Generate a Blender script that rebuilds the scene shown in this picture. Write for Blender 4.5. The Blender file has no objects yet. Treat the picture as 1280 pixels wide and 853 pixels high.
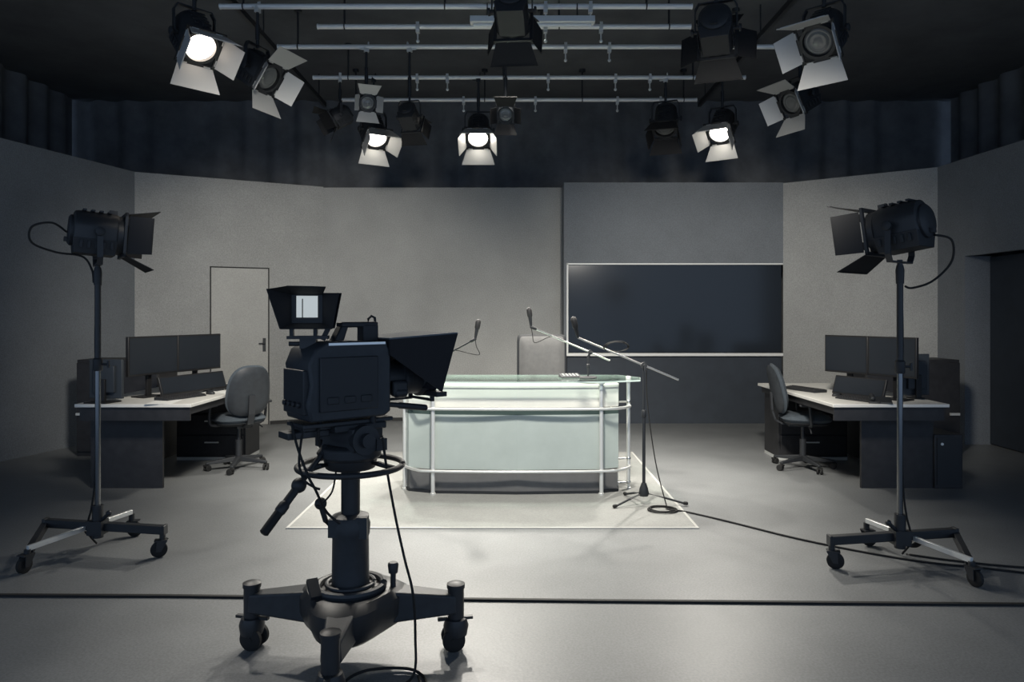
import bpy, bmesh, math, random
from mathutils import Vector, Matrix
random.seed(7)
SC = bpy.context.scene
COL = SC.collection
PI = math.pi
R = math.radians
FPX, HC, HY = 900.0, 1.48, 393.0        # focal length in pixels, eye height, horizon row of the photograph

def P(px, py, Y):
    """world point on the ray of pixel (px, py) at depth Y"""
    return Vector(((px - 640) / FPX * Y, Y, HC - (py - HY) / FPX * Y))

# ------------------------------------------------------------------ materials
MATS = {}
def mat(name, col, rough=0.5, metal=0.0, var=0.0, vscale=8.0, bump=0.0, bscale=200.0, coat=0.0,
        trans=0.0, ior=1.45, emit=None, estr=0.0, spec=0.5, wear=0.0):
    m = bpy.data.materials.new(name); m.use_nodes = True
    nt = m.node_tree; b = nt.nodes['Principled BSDF']
    b.inputs['Base Color'].default_value = (*col, 1)
    b.inputs['Roughness'].default_value = rough
    b.inputs['Metallic'].default_value = metal
    b.inputs['IOR'].default_value = ior
    b.inputs['Specular IOR Level'].default_value = spec
    b.inputs['Coat Weight'].default_value = coat
    b.inputs['Transmission Weight'].default_value = trans
    if emit:
        b.inputs['Emission Color'].default_value = (*emit, 1)
        b.inputs['Emission Strength'].default_value = estr
    tc = nt.nodes.new('ShaderNodeTexCoord')
    if var > 0:
        n = nt.nodes.new('ShaderNodeTexNoise'); n.inputs['Scale'].default_value = vscale
        n.inputs['Detail'].default_value = 6; n.inputs['Roughness'].default_value = 0.62
        nt.links.new(tc.outputs['Object'], n.inputs['Vector'])
        r = nt.nodes.new('ShaderNodeValToRGB')
        r.color_ramp.elements[0].position = 0.3; r.color_ramp.elements[1].position = 0.7
        r.color_ramp.elements[0].color = (*[c * (1 - var) for c in col], 1)
        r.color_ramp.elements[1].color = (*[min(1, c * (1 + var)) for c in col], 1)
        nt.links.new(n.outputs['Fac'], r.inputs['Fac'])
        out = r.outputs['Color']
        if wear > 0:     # fine speckle of the painted surface
            n2 = nt.nodes.new('ShaderNodeTexNoise'); n2.inputs['Scale'].default_value = 90
            n2.inputs['Detail'].default_value = 3
            nt.links.new(tc.outputs['Object'], n2.inputs['Vector'])
            r2 = nt.nodes.new('ShaderNodeValToRGB')
            r2.color_ramp.elements[0].position = 0.35; r2.color_ramp.elements[1].position = 0.65
            r2.color_ramp.elements[0].color = (1 - wear,) * 3 + (1,)
            r2.color_ramp.elements[1].color = (1, 1, 1, 1)
            nt.links.new(n2.outputs['Fac'], r2.inputs['Fac'])
            mx = nt.nodes.new('ShaderNodeMix'); mx.data_type = 'RGBA'; mx.blend_type = 'MULTIPLY'
            mx.inputs[0].default_value = 1.0
            nt.links.new(out, mx.inputs[6]); nt.links.new(r2.outputs['Color'], mx.inputs[7])
            out = mx.outputs[2]
        nt.links.new(out, b.inputs['Base Color'])
    if bump > 0:
        n = nt.nodes.new('ShaderNodeTexNoise'); n.inputs['Scale'].default_value = bscale
        n.inputs['Detail'].default_value = 3
        nt.links.new(tc.outputs['Object'], n.inputs['Vector'])
        bp = nt.nodes.new('ShaderNodeBump'); bp.inputs['Strength'].default_value = bump
        bp.inputs['Distance'].default_value = 0.002
        nt.links.new(n.outputs['Fac'], bp.inputs['Height'])
        nt.links.new(bp.outputs['Normal'], b.inputs['Normal'])
    MATS[name] = m
    return m

M_floor = mat('studio_floor_vinyl', (0.19, 0.197, 0.2), 0.42, var=0.10, vscale=2.2, bump=0.25, bscale=60, wear=0.25)
M_mat = mat('pale_floor_mat', (0.27, 0.275, 0.265), 0.5, var=0.07, vscale=3, bump=0.2, bscale=80, wear=0.18)
M_matedge = mat('mat_edge_tape', (0.42, 0.42, 0.40), 0.5)
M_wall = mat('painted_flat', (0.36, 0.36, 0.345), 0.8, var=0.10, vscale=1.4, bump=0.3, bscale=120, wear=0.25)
M_wall2 = mat('painted_flat_darker', (0.19, 0.205, 0.22), 0.8, var=0.10, vscale=1.4, bump=0.3, bscale=120, wear=0.25)  # same finish as the other flats, in a darker, bluer tone
M_doorp = mat('door_paint', (0.40, 0.395, 0.37), 0.6, var=0.06, vscale=2, bump=0.2, bscale=120, wear=0.2)
M_gap = mat('dark_joint', (0.03, 0.03, 0.03), 0.8)
M_ceil = mat('black_ceiling', (0.095, 0.10, 0.107), 0.9, var=0.2, vscale=2)
M_drape = mat('black_drape', (0.125, 0.130, 0.137), 0.95, var=0.25, vscale=3, bump=0.3, bscale=150)
M_darkpanel = mat('dark_blue_panel', (0.030, 0.038, 0.05), 0.65, var=0.12, vscale=5, bump=0.2, bscale=90)
M_screen = mat('black_glass_screen', (0.022, 0.027, 0.034), 0.14, spec=0.4)
M_trim = mat('white_trim', (0.75, 0.75, 0.72), 0.4)
M_black = mat('black_plastic', (0.018, 0.020, 0.023), 0.55, bump=0.15, bscale=300)
M_blackm = mat('black_metal', (0.020, 0.022, 0.025), 0.45, bump=0.1, bscale=250)
M_rubber = mat('black_rubber', (0.01, 0.01, 0.01), 0.75)
M_camgrey = mat('dark_slate_plastic', (0.022, 0.026, 0.031), 0.5, var=0.2, vscale=20, bump=0.2, bscale=250)
M_cloth = mat('black_hood_cloth', (0.012, 0.012, 0.014), 0.85, bump=0.4, bscale=300)
M_hoodtop = mat('lit_hood_top', (0.10, 0.115, 0.13), 0.6, bump=0.2, bscale=200)  # light falling on the hood's top, put into a paler colour
M_steel = mat('bright_steel', (0.62, 0.62, 0.60), 0.28, metal=1.0)
M_pole = mat('dark_chrome_pole', (0.17, 0.175, 0.18), 0.2, metal=1.0)
M_pipe = mat('aluminium_pipe', (0.80, 0.80, 0.78), 0.45, metal=0.25)
M_alu = mat('brushed_aluminium', (0.72, 0.73, 0.71), 0.35, metal=0.5, bump=0.05, bscale=400)
M_lens = mat('lens_glass', (0.02, 0.022, 0.026), 0.08, coat=1.0)
M_fresnel_off = mat('fresnel_glass', (0.12, 0.125, 0.125), 0.15, coat=0.5)
M_fresnel_on = mat('lit_fresnel_glass', (0.9, 0.88, 0.8), 0.3, emit=(1.0, 0.93, 0.82), estr=26.0)
M_bulbglow = mat('lit_warm_fresnel_glass', (0.9, 0.8, 0.7), 0.3, emit=(1.0, 0.86, 0.72), estr=12.0)
M_doorleaf = mat('barn_door_metal', (0.016, 0.016, 0.017), 0.6, spec=0.25, bump=0.1, bscale=200)
M_doorlight = mat('grey_lit_barn_door_metal', (0.42, 0.42, 0.41), 0.45, metal=0.2, bump=0.1, bscale=200)  # paler door metal; on lit lamps the colour carries the lens glare
M_vf = mat('viewfinder_picture', (0.5, 0.5, 0.5), 0.3, emit=(0.75, 0.8, 0.76), estr=0.5)
M_glasstop = mat('green_edge_glass', (0.80, 0.93, 0.88), 0.03, trans=1.0, ior=1.45)
def thin_glass(m, tint):
    nt = m.node_tree; nt.nodes.clear()
    out = nt.nodes.new('ShaderNodeOutputMaterial'); mx = nt.nodes.new('ShaderNodeMixShader'); fr_ = nt.nodes.new('ShaderNodeFresnel')
    tr = nt.nodes.new('ShaderNodeBsdfTransparent'); gl = nt.nodes.new('ShaderNodeBsdfGlossy')
    tr.inputs[0].default_value = (*tint, 1); gl.inputs['Roughness'].default_value = 0.04; fr_.inputs[0].default_value = 1.45
    nt.links.new(fr_.outputs[0], mx.inputs[0]); nt.links.new(tr.outputs[0], mx.inputs[1]); nt.links.new(gl.outputs[0], mx.inputs[2]); nt.links.new(mx.outputs[0], out.inputs[0])
thin_glass(M_glasstop, (0.90, 0.96, 0.94))
M_glassedge = mat('glass_edge_green', (0.50, 0.60, 0.56), 0.15, coat=0.5)
M_frost = mat('frosted_green_glass', (0.42, 0.475, 0.45), 0.22, coat=0.25, var=0.06, vscale=4)
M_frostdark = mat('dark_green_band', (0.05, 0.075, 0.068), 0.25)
M_whitelam = mat('white_laminate', (0.74, 0.74, 0.68), 0.4, var=0.03, vscale=6)
M_kick = mat('grey_kick_panel', (0.13, 0.13, 0.13), 0.45, var=0.08, vscale=12)
M_deskwhite = mat('pale_desk_laminate', (0.66, 0.65, 0.61), 0.4, var=0.05, vscale=10)
M_deskdark = mat('dark_wood_board', (0.020, 0.020, 0.022), 0.5, var=0.25, vscale=14, bump=0.1, bscale=90)
M_monitor = mat('monitor_shell', (0.014, 0.014, 0.015), 0.45)
M_monscreen = mat('monitor_glass', (0.018, 0.022, 0.028), 0.22)
M_monback = mat('monitor_back_grey', (0.030, 0.036, 0.043), 0.5)
M_fabric = mat('slate_chair_fabric', (0.048, 0.060, 0.072), 0.9, var=0.18, vscale=60, bump=0.5, bscale=350)
M_fabricgrey = mat('grey_chair_upholstery', (0.10, 0.10, 0.10), 0.7, var=0.1, vscale=20, bump=0.4, bscale=250)
M_paper = mat('white_paper', (0.8, 0.8, 0.77), 0.7)
M_key = mat('dark_keycap', (0.03, 0.03, 0.032), 0.5)
M_foam = mat('grey_mic_mesh', (0.02, 0.02, 0.021), 0.6, bump=0.6, bscale=600)
M_tube = mat('white_tube', (0.75, 0.76, 0.74), 0.35)

# ------------------------------------------------------------------ mesh builder
def frame_from(d):
    d = d.normalized()
    u = d.cross(Vector((0, 0, 1)))
    if u.length < 1e-4: u = Vector((1, 0, 0))
    u.normalize(); v = u.cross(d).normalized()
    return u, v

class MB:
    def __init__(s, M=None):
        s.bm = bmesh.new(); s.M = M or Matrix.Identity(4)
    def _v(s, p): return s.bm.verts.new(s.M @ Vector(p))
    def _f(s, vs):
        try: return s.bm.faces.new(vs)
        except ValueError: return None
    def hexa(s, p):       # 8 points, bottom loop then top loop
        v = [s._v(q) for q in p]
        for f in ((3, 2, 1, 0), (4, 5, 6, 7), (0, 1, 5, 4), (1, 2, 6, 5), (2, 3, 7, 6), (3, 0, 4, 7)):
            s._f([v[i] for i in f])
        return s
    def box(s, c, size, rz=0.0, rx=0.0, ry=0.0):
        T = Matrix.Translation(Vector(c)) @ Matrix.Rotation(rz, 4, 'Z') @ Matrix.Rotation(ry, 4, 'Y') @ Matrix.Rotation(rx, 4, 'X')
        x, y, z = [k / 2 for k in size]
        return s.hexa([T @ Vector(q) for q in ((-x, -y, -z), (x, -y, -z), (x, y, -z), (-x, y, -z), (-x, -y, z), (x, -y, z), (x, y, z), (-x, y, z))])
    def bx(s, x0, x1, y0, y1, z0, z1):
        return s.box(((x0 + x1) / 2, (y0 + y1) / 2, (z0 + z1) / 2), (x1 - x0, y1 - y0, z1 - z0))
    def rings(s, rings, cap=True, closed=False):
        vs = [[s._v(p) for p in r] for r in rings]
        n = len(vs[0]); k = len(vs)
        for i in range(k if closed else k - 1):
            a, b = vs[i], vs[(i + 1) % k]
            for j in range(n):
                s._f((a[j], a[(j + 1) % n], b[(j + 1) % n], b[j]))
        if cap and not closed:
            s._f(list(reversed(vs[0]))); s._f(vs[-1])
        return s
    def cyl(s, p0, p1, r0, r1=None, n=16):
        p0, p1 = Vector(p0), Vector(p1); r1 = r0 if r1 is None else r1
        u, v = frame_from(p1 - p0)
        rg = []
        for p, r in ((p0, r0), (p1, r1)):
            rg.append([p + (u * math.cos(a) + v * math.sin(a)) * r for a in (2 * PI * i / n for i in range(n))])
        return s.rings(rg)
    def lathe(s, o, d, prof, n=24):      # prof: (distance along d, radius)
        o = Vector(o); d = Vector(d).normalized(); u, v = frame_from(d)
        return s.rings([[o + d * t + (u * math.cos(a) + v * math.sin(a)) * max(r, 1e-4) for a in (2 * PI * i / n for i in range(n))] for t, r in prof])
    def tube(s, pts, r, n=8, closed=False):
        pts = [Vector(p) for p in pts]; k = len(pts); rg = []; up = None
        for i, p in enumerate(pts):
            a = pts[(i - 1) % k] if (closed or i > 0) else p
            b = pts[(i + 1) % k] if (closed or i < k - 1) else p
            d = (b - a).normalized()
            if up is None: u, v = frame_from(d)
            else:
                u = up - d * up.dot(d)
                u = u.normalized() if u.length > 1e-5 else frame_from(d)[0]
                v = d.cross(u).normalized()
            up = u
            rg.append([p + (u * math.cos(t) + v * math.sin(t)) * r for t in (2 * PI * j / n for j in range(n))])
        return s.rings(rg, closed=closed)
    def flat(s, pts, w, h):              # rectangular bar along a polyline (w across, h vertical)
        for a, b in zip(pts[:-1], pts[1:]):
            a, b = Vector(a), Vector(b); u, v = frame_from(b - a)
            s.rings([[p + u * x * w / 2 + v * y * h / 2 for x, y in ((-1, -1), (1, -1), (1, 1), (-1, 1))] for p in (a, b)])
        return s
    def sphere(s, c, r, sc=(1, 1, 1), nu=16, nv=10):
        c = Vector(c)
        rg = []
        for i in range(nv + 1):
            t = PI * i / nv; rr = max(math.sin(t), 0.01) * r
            rg.append([c + Vector((rr * math.cos(a) * sc[0], rr * math.sin(a) * sc[1], -r * math.cos(t) * sc[2])) for a in (2 * PI * j / nu for j in range(nu))])
        return s.rings(rg)
    def prism(s, poly, a, b):            # poly in (p,q); a,b map to 3-D by callables
        return s.rings([[a(p, q) for p, q in poly], [b(p, q) for p, q in poly]])
    def extr(s, poly, z0, z1):           # plan polygon extruded vertically
        return s.rings([[(x, y, z0) for x, y in poly], [(x, y, z1) for x, y in poly]])
    def torus(s, c, ax, Rr, r, n=40, m=8):
        c = Vector(c); u, v = frame_from(Vector(ax))
        return s.tube([c + (u * math.cos(t) + v * math.sin(t)) * Rr for t in (2 * PI * i / n for i in range(n))], r, m, closed=True)
    def plate(s, quad, t):               # quad of 4 points given thickness
        q = [Vector(p) for p in quad]; nrm = (q[1] - q[0]).cross(q[3] - q[0]).normalized() * t / 2
        return s.hexa([p - nrm for p in q] + [p + nrm for p in q])
    def pillow(s, T, w, h, t, ex=3.0, bend=0.0, taper=0.0, nr=7, na=40):
        """cushion in local xz with thickness along y; T places it"""
        front, back = [], []
        for sgn, lst in ((1, front), (-1, back)):
            for i in range(nr + 1):
                r = i / nr; ring = []
                for j in range(na):
                    a = 2 * PI * j / na; ca, sa = math.cos(a), math.sin(a)
                    x = math.copysign(abs(ca) ** (2 / ex), ca) * w / 2; z = math.copysign(abs(sa) ** (2 / ex), sa) * h / 2
                    x *= (1 - taper * (z / h)) ; rr = max(r, 0.02)
                    th = t / 2 * (max(0, 1 - r ** 6)) ** 0.5
                    xx, zz = x * rr, z * rr
                    ring.append(T @ Vector((xx, sgn * th + bend * (xx / (w / 2)) ** 2, zz)))
                lst.append(ring)
        return s.rings(front + list(reversed(back))[1:])
    def build(s, name, material, parent=None, smooth=True, bevel=0.0, seg=2, kind=None, label=None):
        bmesh.ops.recalc_face_normals(s.bm, faces=s.bm.faces[:])
        me = bpy.data.meshes.new(name); s.bm.to_mesh(me); s.bm.free()
        if smooth and len(me.polygons):
            me.shade_smooth(); me.set_sharp_from_angle(angle=R(38))
        for m_ in (material if isinstance(material, (list, tuple)) else [material]): me.materials.append(m_)
        o = bpy.data.objects.new(name, me); COL.objects.link(o)
        if parent: o.parent = parent
        if bevel > 0:
            md = o.modifiers.new('bevel', 'BEVEL'); md.width = bevel; md.segments = seg
            md.limit_method = 'ANGLE'; md.angle_limit = R(50)
        if kind: o['kind'] = kind
        if label: o['label'] = label
        return o

def thing(name, label, cat, loc=(0, 0, 0), rz=0.0, group=None):
    o = bpy.data.objects.new(name, None); COL.objects.link(o)
    o.empty_display_size = 0.1
    o.location = loc; o.rotation_euler = (0, 0, rz)
    o['label'] = label; o['category'] = cat
    if group: o['group'] = group
    return o
def tag(o, label, cat, group=None):
    o['label'] = label; o['category'] = cat
    if group: o['group'] = group
    return o
def struct(o, label=None):
    o['kind'] = 'structure'
    if label: o['label'] = label
    return o
def bez(pts, n=10):                      # Catmull-Rom through points
    pts = [Vector(p) for p in pts]; P0 = [pts[0]] + pts + [pts[-1]]; out = []
    for i in range(1, len(P0) - 2):
        a, b, c, d = P0[i - 1:i + 3]
        for k in range(n):
            t = k / n
            out.append(0.5 * ((2 * b) + (c - a) * t + (2 * a - 5 * b + 4 * c - d) * t * t + (3 * b - a - 3 * c + d) * t ** 3))
    out.append(pts[-1]); return out

# ------------------------------------------------------------------ the room
def wallseg(name, p0, p1, z0, z1, m, th=0.06, label=None):
    a, b = Vector((*p0, 0)), Vector((*p1, 0)); d = (b - a).normalized(); n = Vector((-d.y, d.x, 0))
    if n.dot(Vector((0, 5, 0)) - (a + b) / 2) > 0: n = -n          # thickness goes outwards
    q = [a, b, b + n * th, a + n * th]
    o = MB().extr([(p.x, p.y) for p in q], z0, z1).build(name, m, smooth=False)
    return struct(o, label)

struct(MB().bx(-9, 9, -2.5, 11.2, -0.1, 0).build('floor', M_floor, smooth=False), 'grey studio floor')
struct(MB().bx(-9, 9, -2.5, 11.2, 4.62, 4.72).build('ceiling', M_ceil, smooth=False), 'black ceiling above the lighting grid')
HW = 3.25
BL, BR_ = (-2.62, 10.0), (0.72, 10.0)
wallseg('wall_back', BL, (0.78, 10.0), 0, 3.24, M_wall, label='plain grey back wall left of the big screen')
# right half of the back wall stands 0.28 m further forward and frames the big screen
SX0, SX1, SY = 0.70, 3.66, 9.72
SZ0, SZ1 = 0.96, 2.17        # bottom and top of the dark screen
ob = MB(); ob.bx(SX0, SX1, SY, SY + 0.3, SZ1, 3.26); ob.bx(SX0, SX0 + 0.035, SY, SY + 0.3, 0, SZ1)
ob.bx(SX0 + 0.035, SX1, SY + 0.16, SY + 0.3, 0, SZ1)
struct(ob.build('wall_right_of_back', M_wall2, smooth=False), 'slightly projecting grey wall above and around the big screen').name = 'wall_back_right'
AL = (-4.69, 8.95)
# angled wall on the left with the flush door
wallseg('wall_left_angled', BL, AL, 0, HW, M_wall, label='angled grey wall on the left that holds the flush door')
wallseg('wall_left', AL, (-5.95, 4.0), 0, HW, M_wall2, label='darker grey side wall on the left')
AR = (5.12, 8.66)
wallseg('wall_right_angled', (SX1, SY), AR, 0, HW, M_wall, label='angled grey wall on the right of the big screen')
RO = (5.145, 8.18); RO2 = (5.26, 6.0)
wallseg('wall_right', AR, RO, 0, HW, M_wall2, label='darker side wall on the right beside the dark doorway')
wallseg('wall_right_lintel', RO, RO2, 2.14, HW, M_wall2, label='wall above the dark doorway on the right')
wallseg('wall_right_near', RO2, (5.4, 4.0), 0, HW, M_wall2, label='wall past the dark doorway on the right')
# dark recessed doorway on the right
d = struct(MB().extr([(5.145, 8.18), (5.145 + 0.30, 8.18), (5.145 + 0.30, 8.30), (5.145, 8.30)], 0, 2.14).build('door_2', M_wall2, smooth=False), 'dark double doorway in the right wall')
MB().bx(5.43, 5.48, 7.10, 8.18, 0.01, 2.13).build('door_leaf', M_darkpanel, d, bevel=0.004)
MB().bx(5.43, 5.48, 6.0, 7.085, 0.01, 2.13).build('door_leaf', M_darkpanel, d, bevel=0.004)
MB().cyl((5.38, 7.16, 0.9), (5.38, 7.16, 1.2), 0.012).cyl((5.38, 7.16, 0.93), (5.44, 7.16, 0.93), 0.008).cyl((5.38, 7.16, 1.17), (5.44, 7.16, 1.17), 0.008).build('door_handle', M_blackm, d)
# flush door on the angled left wall
dv = (Vector((*BL, 0)) - Vector((*AL, 0))).normalized(); nv = Vector((dv.y, -dv.x, 0))
ang = math.atan2(dv.y, dv.x)
def on_left(t, z, out=0.0):
    p = Vector((*AL, 0)) + dv * t + nv * out; return Vector((p.x, p.y, z))
t0, t1 = 0.865, 1.60
def lbox(mb, ta, tb, za, zb, o0, o1):
    return mb.hexa([on_left(ta, za, o0), on_left(tb, za, o0), on_left(tb, za, o1), on_left(ta, za, o1), on_left(ta, zb, o0), on_left(tb, zb, o0), on_left(tb, zb, o1), on_left(ta, zb, o1)])
dr = struct(lbox(MB(), t0 + 0.016, t1 - 0.016, 0.012, 2.085, 0.003, 0.016).build('door_1', M_doorp, smooth=False), 'pale flush door in the angled left wall')
fr = MB(); lbox(fr, t0 - 0.002, t0 + 0.014, 0, 2.103, 0.001, 0.008); lbox(fr, t1 - 0.014, t1 + 0.002, 0, 2.103, 0.001, 0.008); lbox(fr, t0, t1, 2.088, 2.103, 0.001, 0.008)
fr.build('door_gap', M_gap, dr, smooth=False)
hd = MB(); lbox(hd, t1 - 0.085, t1 - 0.045, 0.98, 1.16, 0.014, 0.022)
hd.cyl(on_left(t1 - 0.065, 1.09, 0.02), on_left(t1 - 0.065, 1.09, 0.06), 0.010); hd.cyl(on_left(t1 - 0.065, 1.09, 0.055), on_left(t1 - 0.14, 1.09, 0.055), 0.008)
hd.build('door_handle', M_blackm, dr)
# baseboards
def bboard(name, p0, p1, lab):
    a, b = Vector((*p0, 0)), Vector((*p1, 0)); d_ = (b - a).normalized(); n = Vector((-d_.y, d_.x, 0))
    if n.dot(Vector((0, 5, 0)) - (a + b) / 2) < 0: n = -n
    a += n * 0.001; b += n * 0.001
    q = [a, b, b + n * 0.012, a + n * 0.012]
    struct(MB().extr([(p.x, p.y) for p in q], 0.0, 0.045).build(name, M_gap, smooth=False), lab)
bboard('baseboard_left', BL, (on_left(t1 + .01, 0).x, on_left(t1 + .01, 0).y), 'thin dark skirting of the angled left wall')
bboard('baseboard_back', BL, BR_, 'thin dark skirting of the back wall')
# black drapes round the room above and behind the flats
def drape(name, p0, p1, z0, z1, amp, wave, lab):
    a, b = Vector((*p0, 0)), Vector((*p1, 0)); L = (b - a).length; d_ = (b - a).normalized(); n = Vector((-d_.y, d_.x, 0))
    mb = MB(); N = int(L / wave * 8); th = 0.012
    f, bk = [], []
    for i in range(N + 1):
        t = i / N * L; o = amp * math.sin(2 * PI * t / wave + 0.8 * math.sin(t * 1.7)) * (0.7 + 0.3 * math.sin(t * 2.3))
        p = a + d_ * t + n * o; f.append(p); bk.append(p + n * th)
    poly = f + list(reversed(bk))
    lo = [mb._v((p.x, p.y, z0)) for p in poly]; hi = [mb._v((p.x, p.y, z1)) for p in poly]
    k = len(poly); 
    for i in range(k): mb._f((lo[i], lo[(i + 1) % k], hi[(i + 1) % k], hi[i]))
    for i in range(N):
        mb._f((hi[i], hi[i + 1], hi[k - 2 - i], hi[k - 1 - i])); mb._f((lo[i + 1], lo[i], lo[k - 1 - i], lo[k - 2 - i]))
    o = mb.build(name, M_drape)
    return tag(o, lab, 'curtain')
drape('curtain', (-6.75, 10.6), (6.75, 10.6), 0.0, 4.62, 0.05, 0.42, 'long black drape hanging behind the back wall up to the ceiling')
drape('curtain', (-6.6, 3.2), (-6.4, 10.5), 0.0, 4.62, 0.05, 0.42, 'black drape hanging above the left side wall')
drape('curtain', (6.4, 10.5), (6.6, 3.2), 0.0, 4.62, 0.05, 0.42, 'black drape hanging above the right side wall')

# big dark screen with white frame and dark panel below
vw = thing('video_wall', 'huge black glass screen with white edge set in the back wall above a dark panel', 'screen', (0, SY, 0))
MB().bx(SX0 + 0.045, SX1 - 0.01, 0.035, 0.11, SZ0, SZ1 - 0.01).build('screen_panel', M_screen, vw, bevel=0.004)
fm = MB(); fm.bx(SX0 + 0.036, SX0 + 0.06, -0.012, 0.06, SZ0 - 0.03, SZ1 + 0.001); fm.bx(SX0 + 0.036, SX1 - 0.005, -0.012, 0.06, SZ1 - 0.022, SZ1 - 0.001)
fm.build('frame', M_trim, vw, bevel=0.003)
MB().bx(SX0 + 0.036, SX1 - 0.005, -0.03, 0.10, SZ0 - 0.045, SZ0 - 0.005).build('ledge', M_trim, vw, bevel=0.004)
MB().bx(SX0 + 0.045, SX1 - 0.01, 0.03, 0.11, 0.0, SZ0 - 0.05).build('lower_panel', M_darkpanel, vw, smooth=False)

# pale mat on the floor below the news desk
mt = thing('floor_mat', 'large pale mat lying on the floor under the glass news desk', 'mat', (-0.12, 6.2, 0))
MB().bx(-1.42, 1.39, -1.22, 1.5, 0.0, 0.006).build('sheet', M_mat, mt, smooth=False)
eg = MB(); eg.bx(-1.44, 1.41, -1.24, -1.22, 0, 0.008); eg.bx(1.39, 1.41, -1.22, 1.5, 0, 0.008); eg.bx(-1.44, -1.42, -1.22, 1.5, 0, 0.008)
eg.build('edge', M_matedge, mt, smooth=False)

# black strip across the floor
o = MB().flat([(-5.4, 3.80, 0.006), (-1.8, 3.765, 0.006), (0.4, 3.70, 0.006), (2.3, 3.66, 0.006), (5.2, 3.60, 0.006)], 0.022, 0.012).build('floor_cable', M_rubber)
tag(o, 'straight black cable strip running right across the floor in the foreground', 'cable')

# ------------------------------------------------------------------ casters
def caster(parent, x, y, ztop, r=0.048, w=0.026, ang=0.0, guard=False):
    """fork and wheel below (x,y,ztop), standing on the floor of the parent's frame"""
    f = MB(Matrix.Translation(Vector((x, y, 0))) @ Matrix.Rotation(ang, 4, 'Z'))
    f.cyl((0, 0, ztop), (0, 0, r * 2 + 0.004), 0.018, n=12)
    off = 0.02
    f.box((0, -off / 2, r * 2 + 0.008), (w + 0.03, 0.07, 0.008))
    for s_ in (-1, 1):
        f.hexa([(s_ * (w / 2 + 0.008), -off - 0.014, r - 0.01), (s_ * (w / 2 + 0.013), -off - 0.014, r - 0.01), (s_ * (w / 2 + 0.013), -off + 0.014, r - 0.01), (s_ * (w / 2 + 0.008), -off + 0.014, r - 0.01),
                (s_ * (w / 2 + 0.008), -0.03, r * 2 + 0.008), (s_ * (w / 2 + 0.013), -0.03, r * 2 + 0.008), (s_ * (w / 2 + 0.013), 0.03, r * 2 + 0.008), (s_ * (w / 2 + 0.008), 0.03, r * 2 + 0.008)])
    fo = f.build('caster_fork', M_blackm, parent)
    wl = MB(Matrix.Translation(Vector((x, y, 0))) @ Matrix.Rotation(ang, 4, 'Z'))
    wl.lathe((-w / 2, -off, r), (1, 0, 0), [(0, r * .45), (0, r * .8), (w * .2, r), (w * .8, r), (w, r * .8), (w, r * .45)], 24)
    wl.cyl((-w / 2 - 0.012, -off, r), (w / 2 + 0.012, -off, r), 0.008, n=10)
    wl.build('caster_wheel', M_rubber, parent)
    return fo

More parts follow.
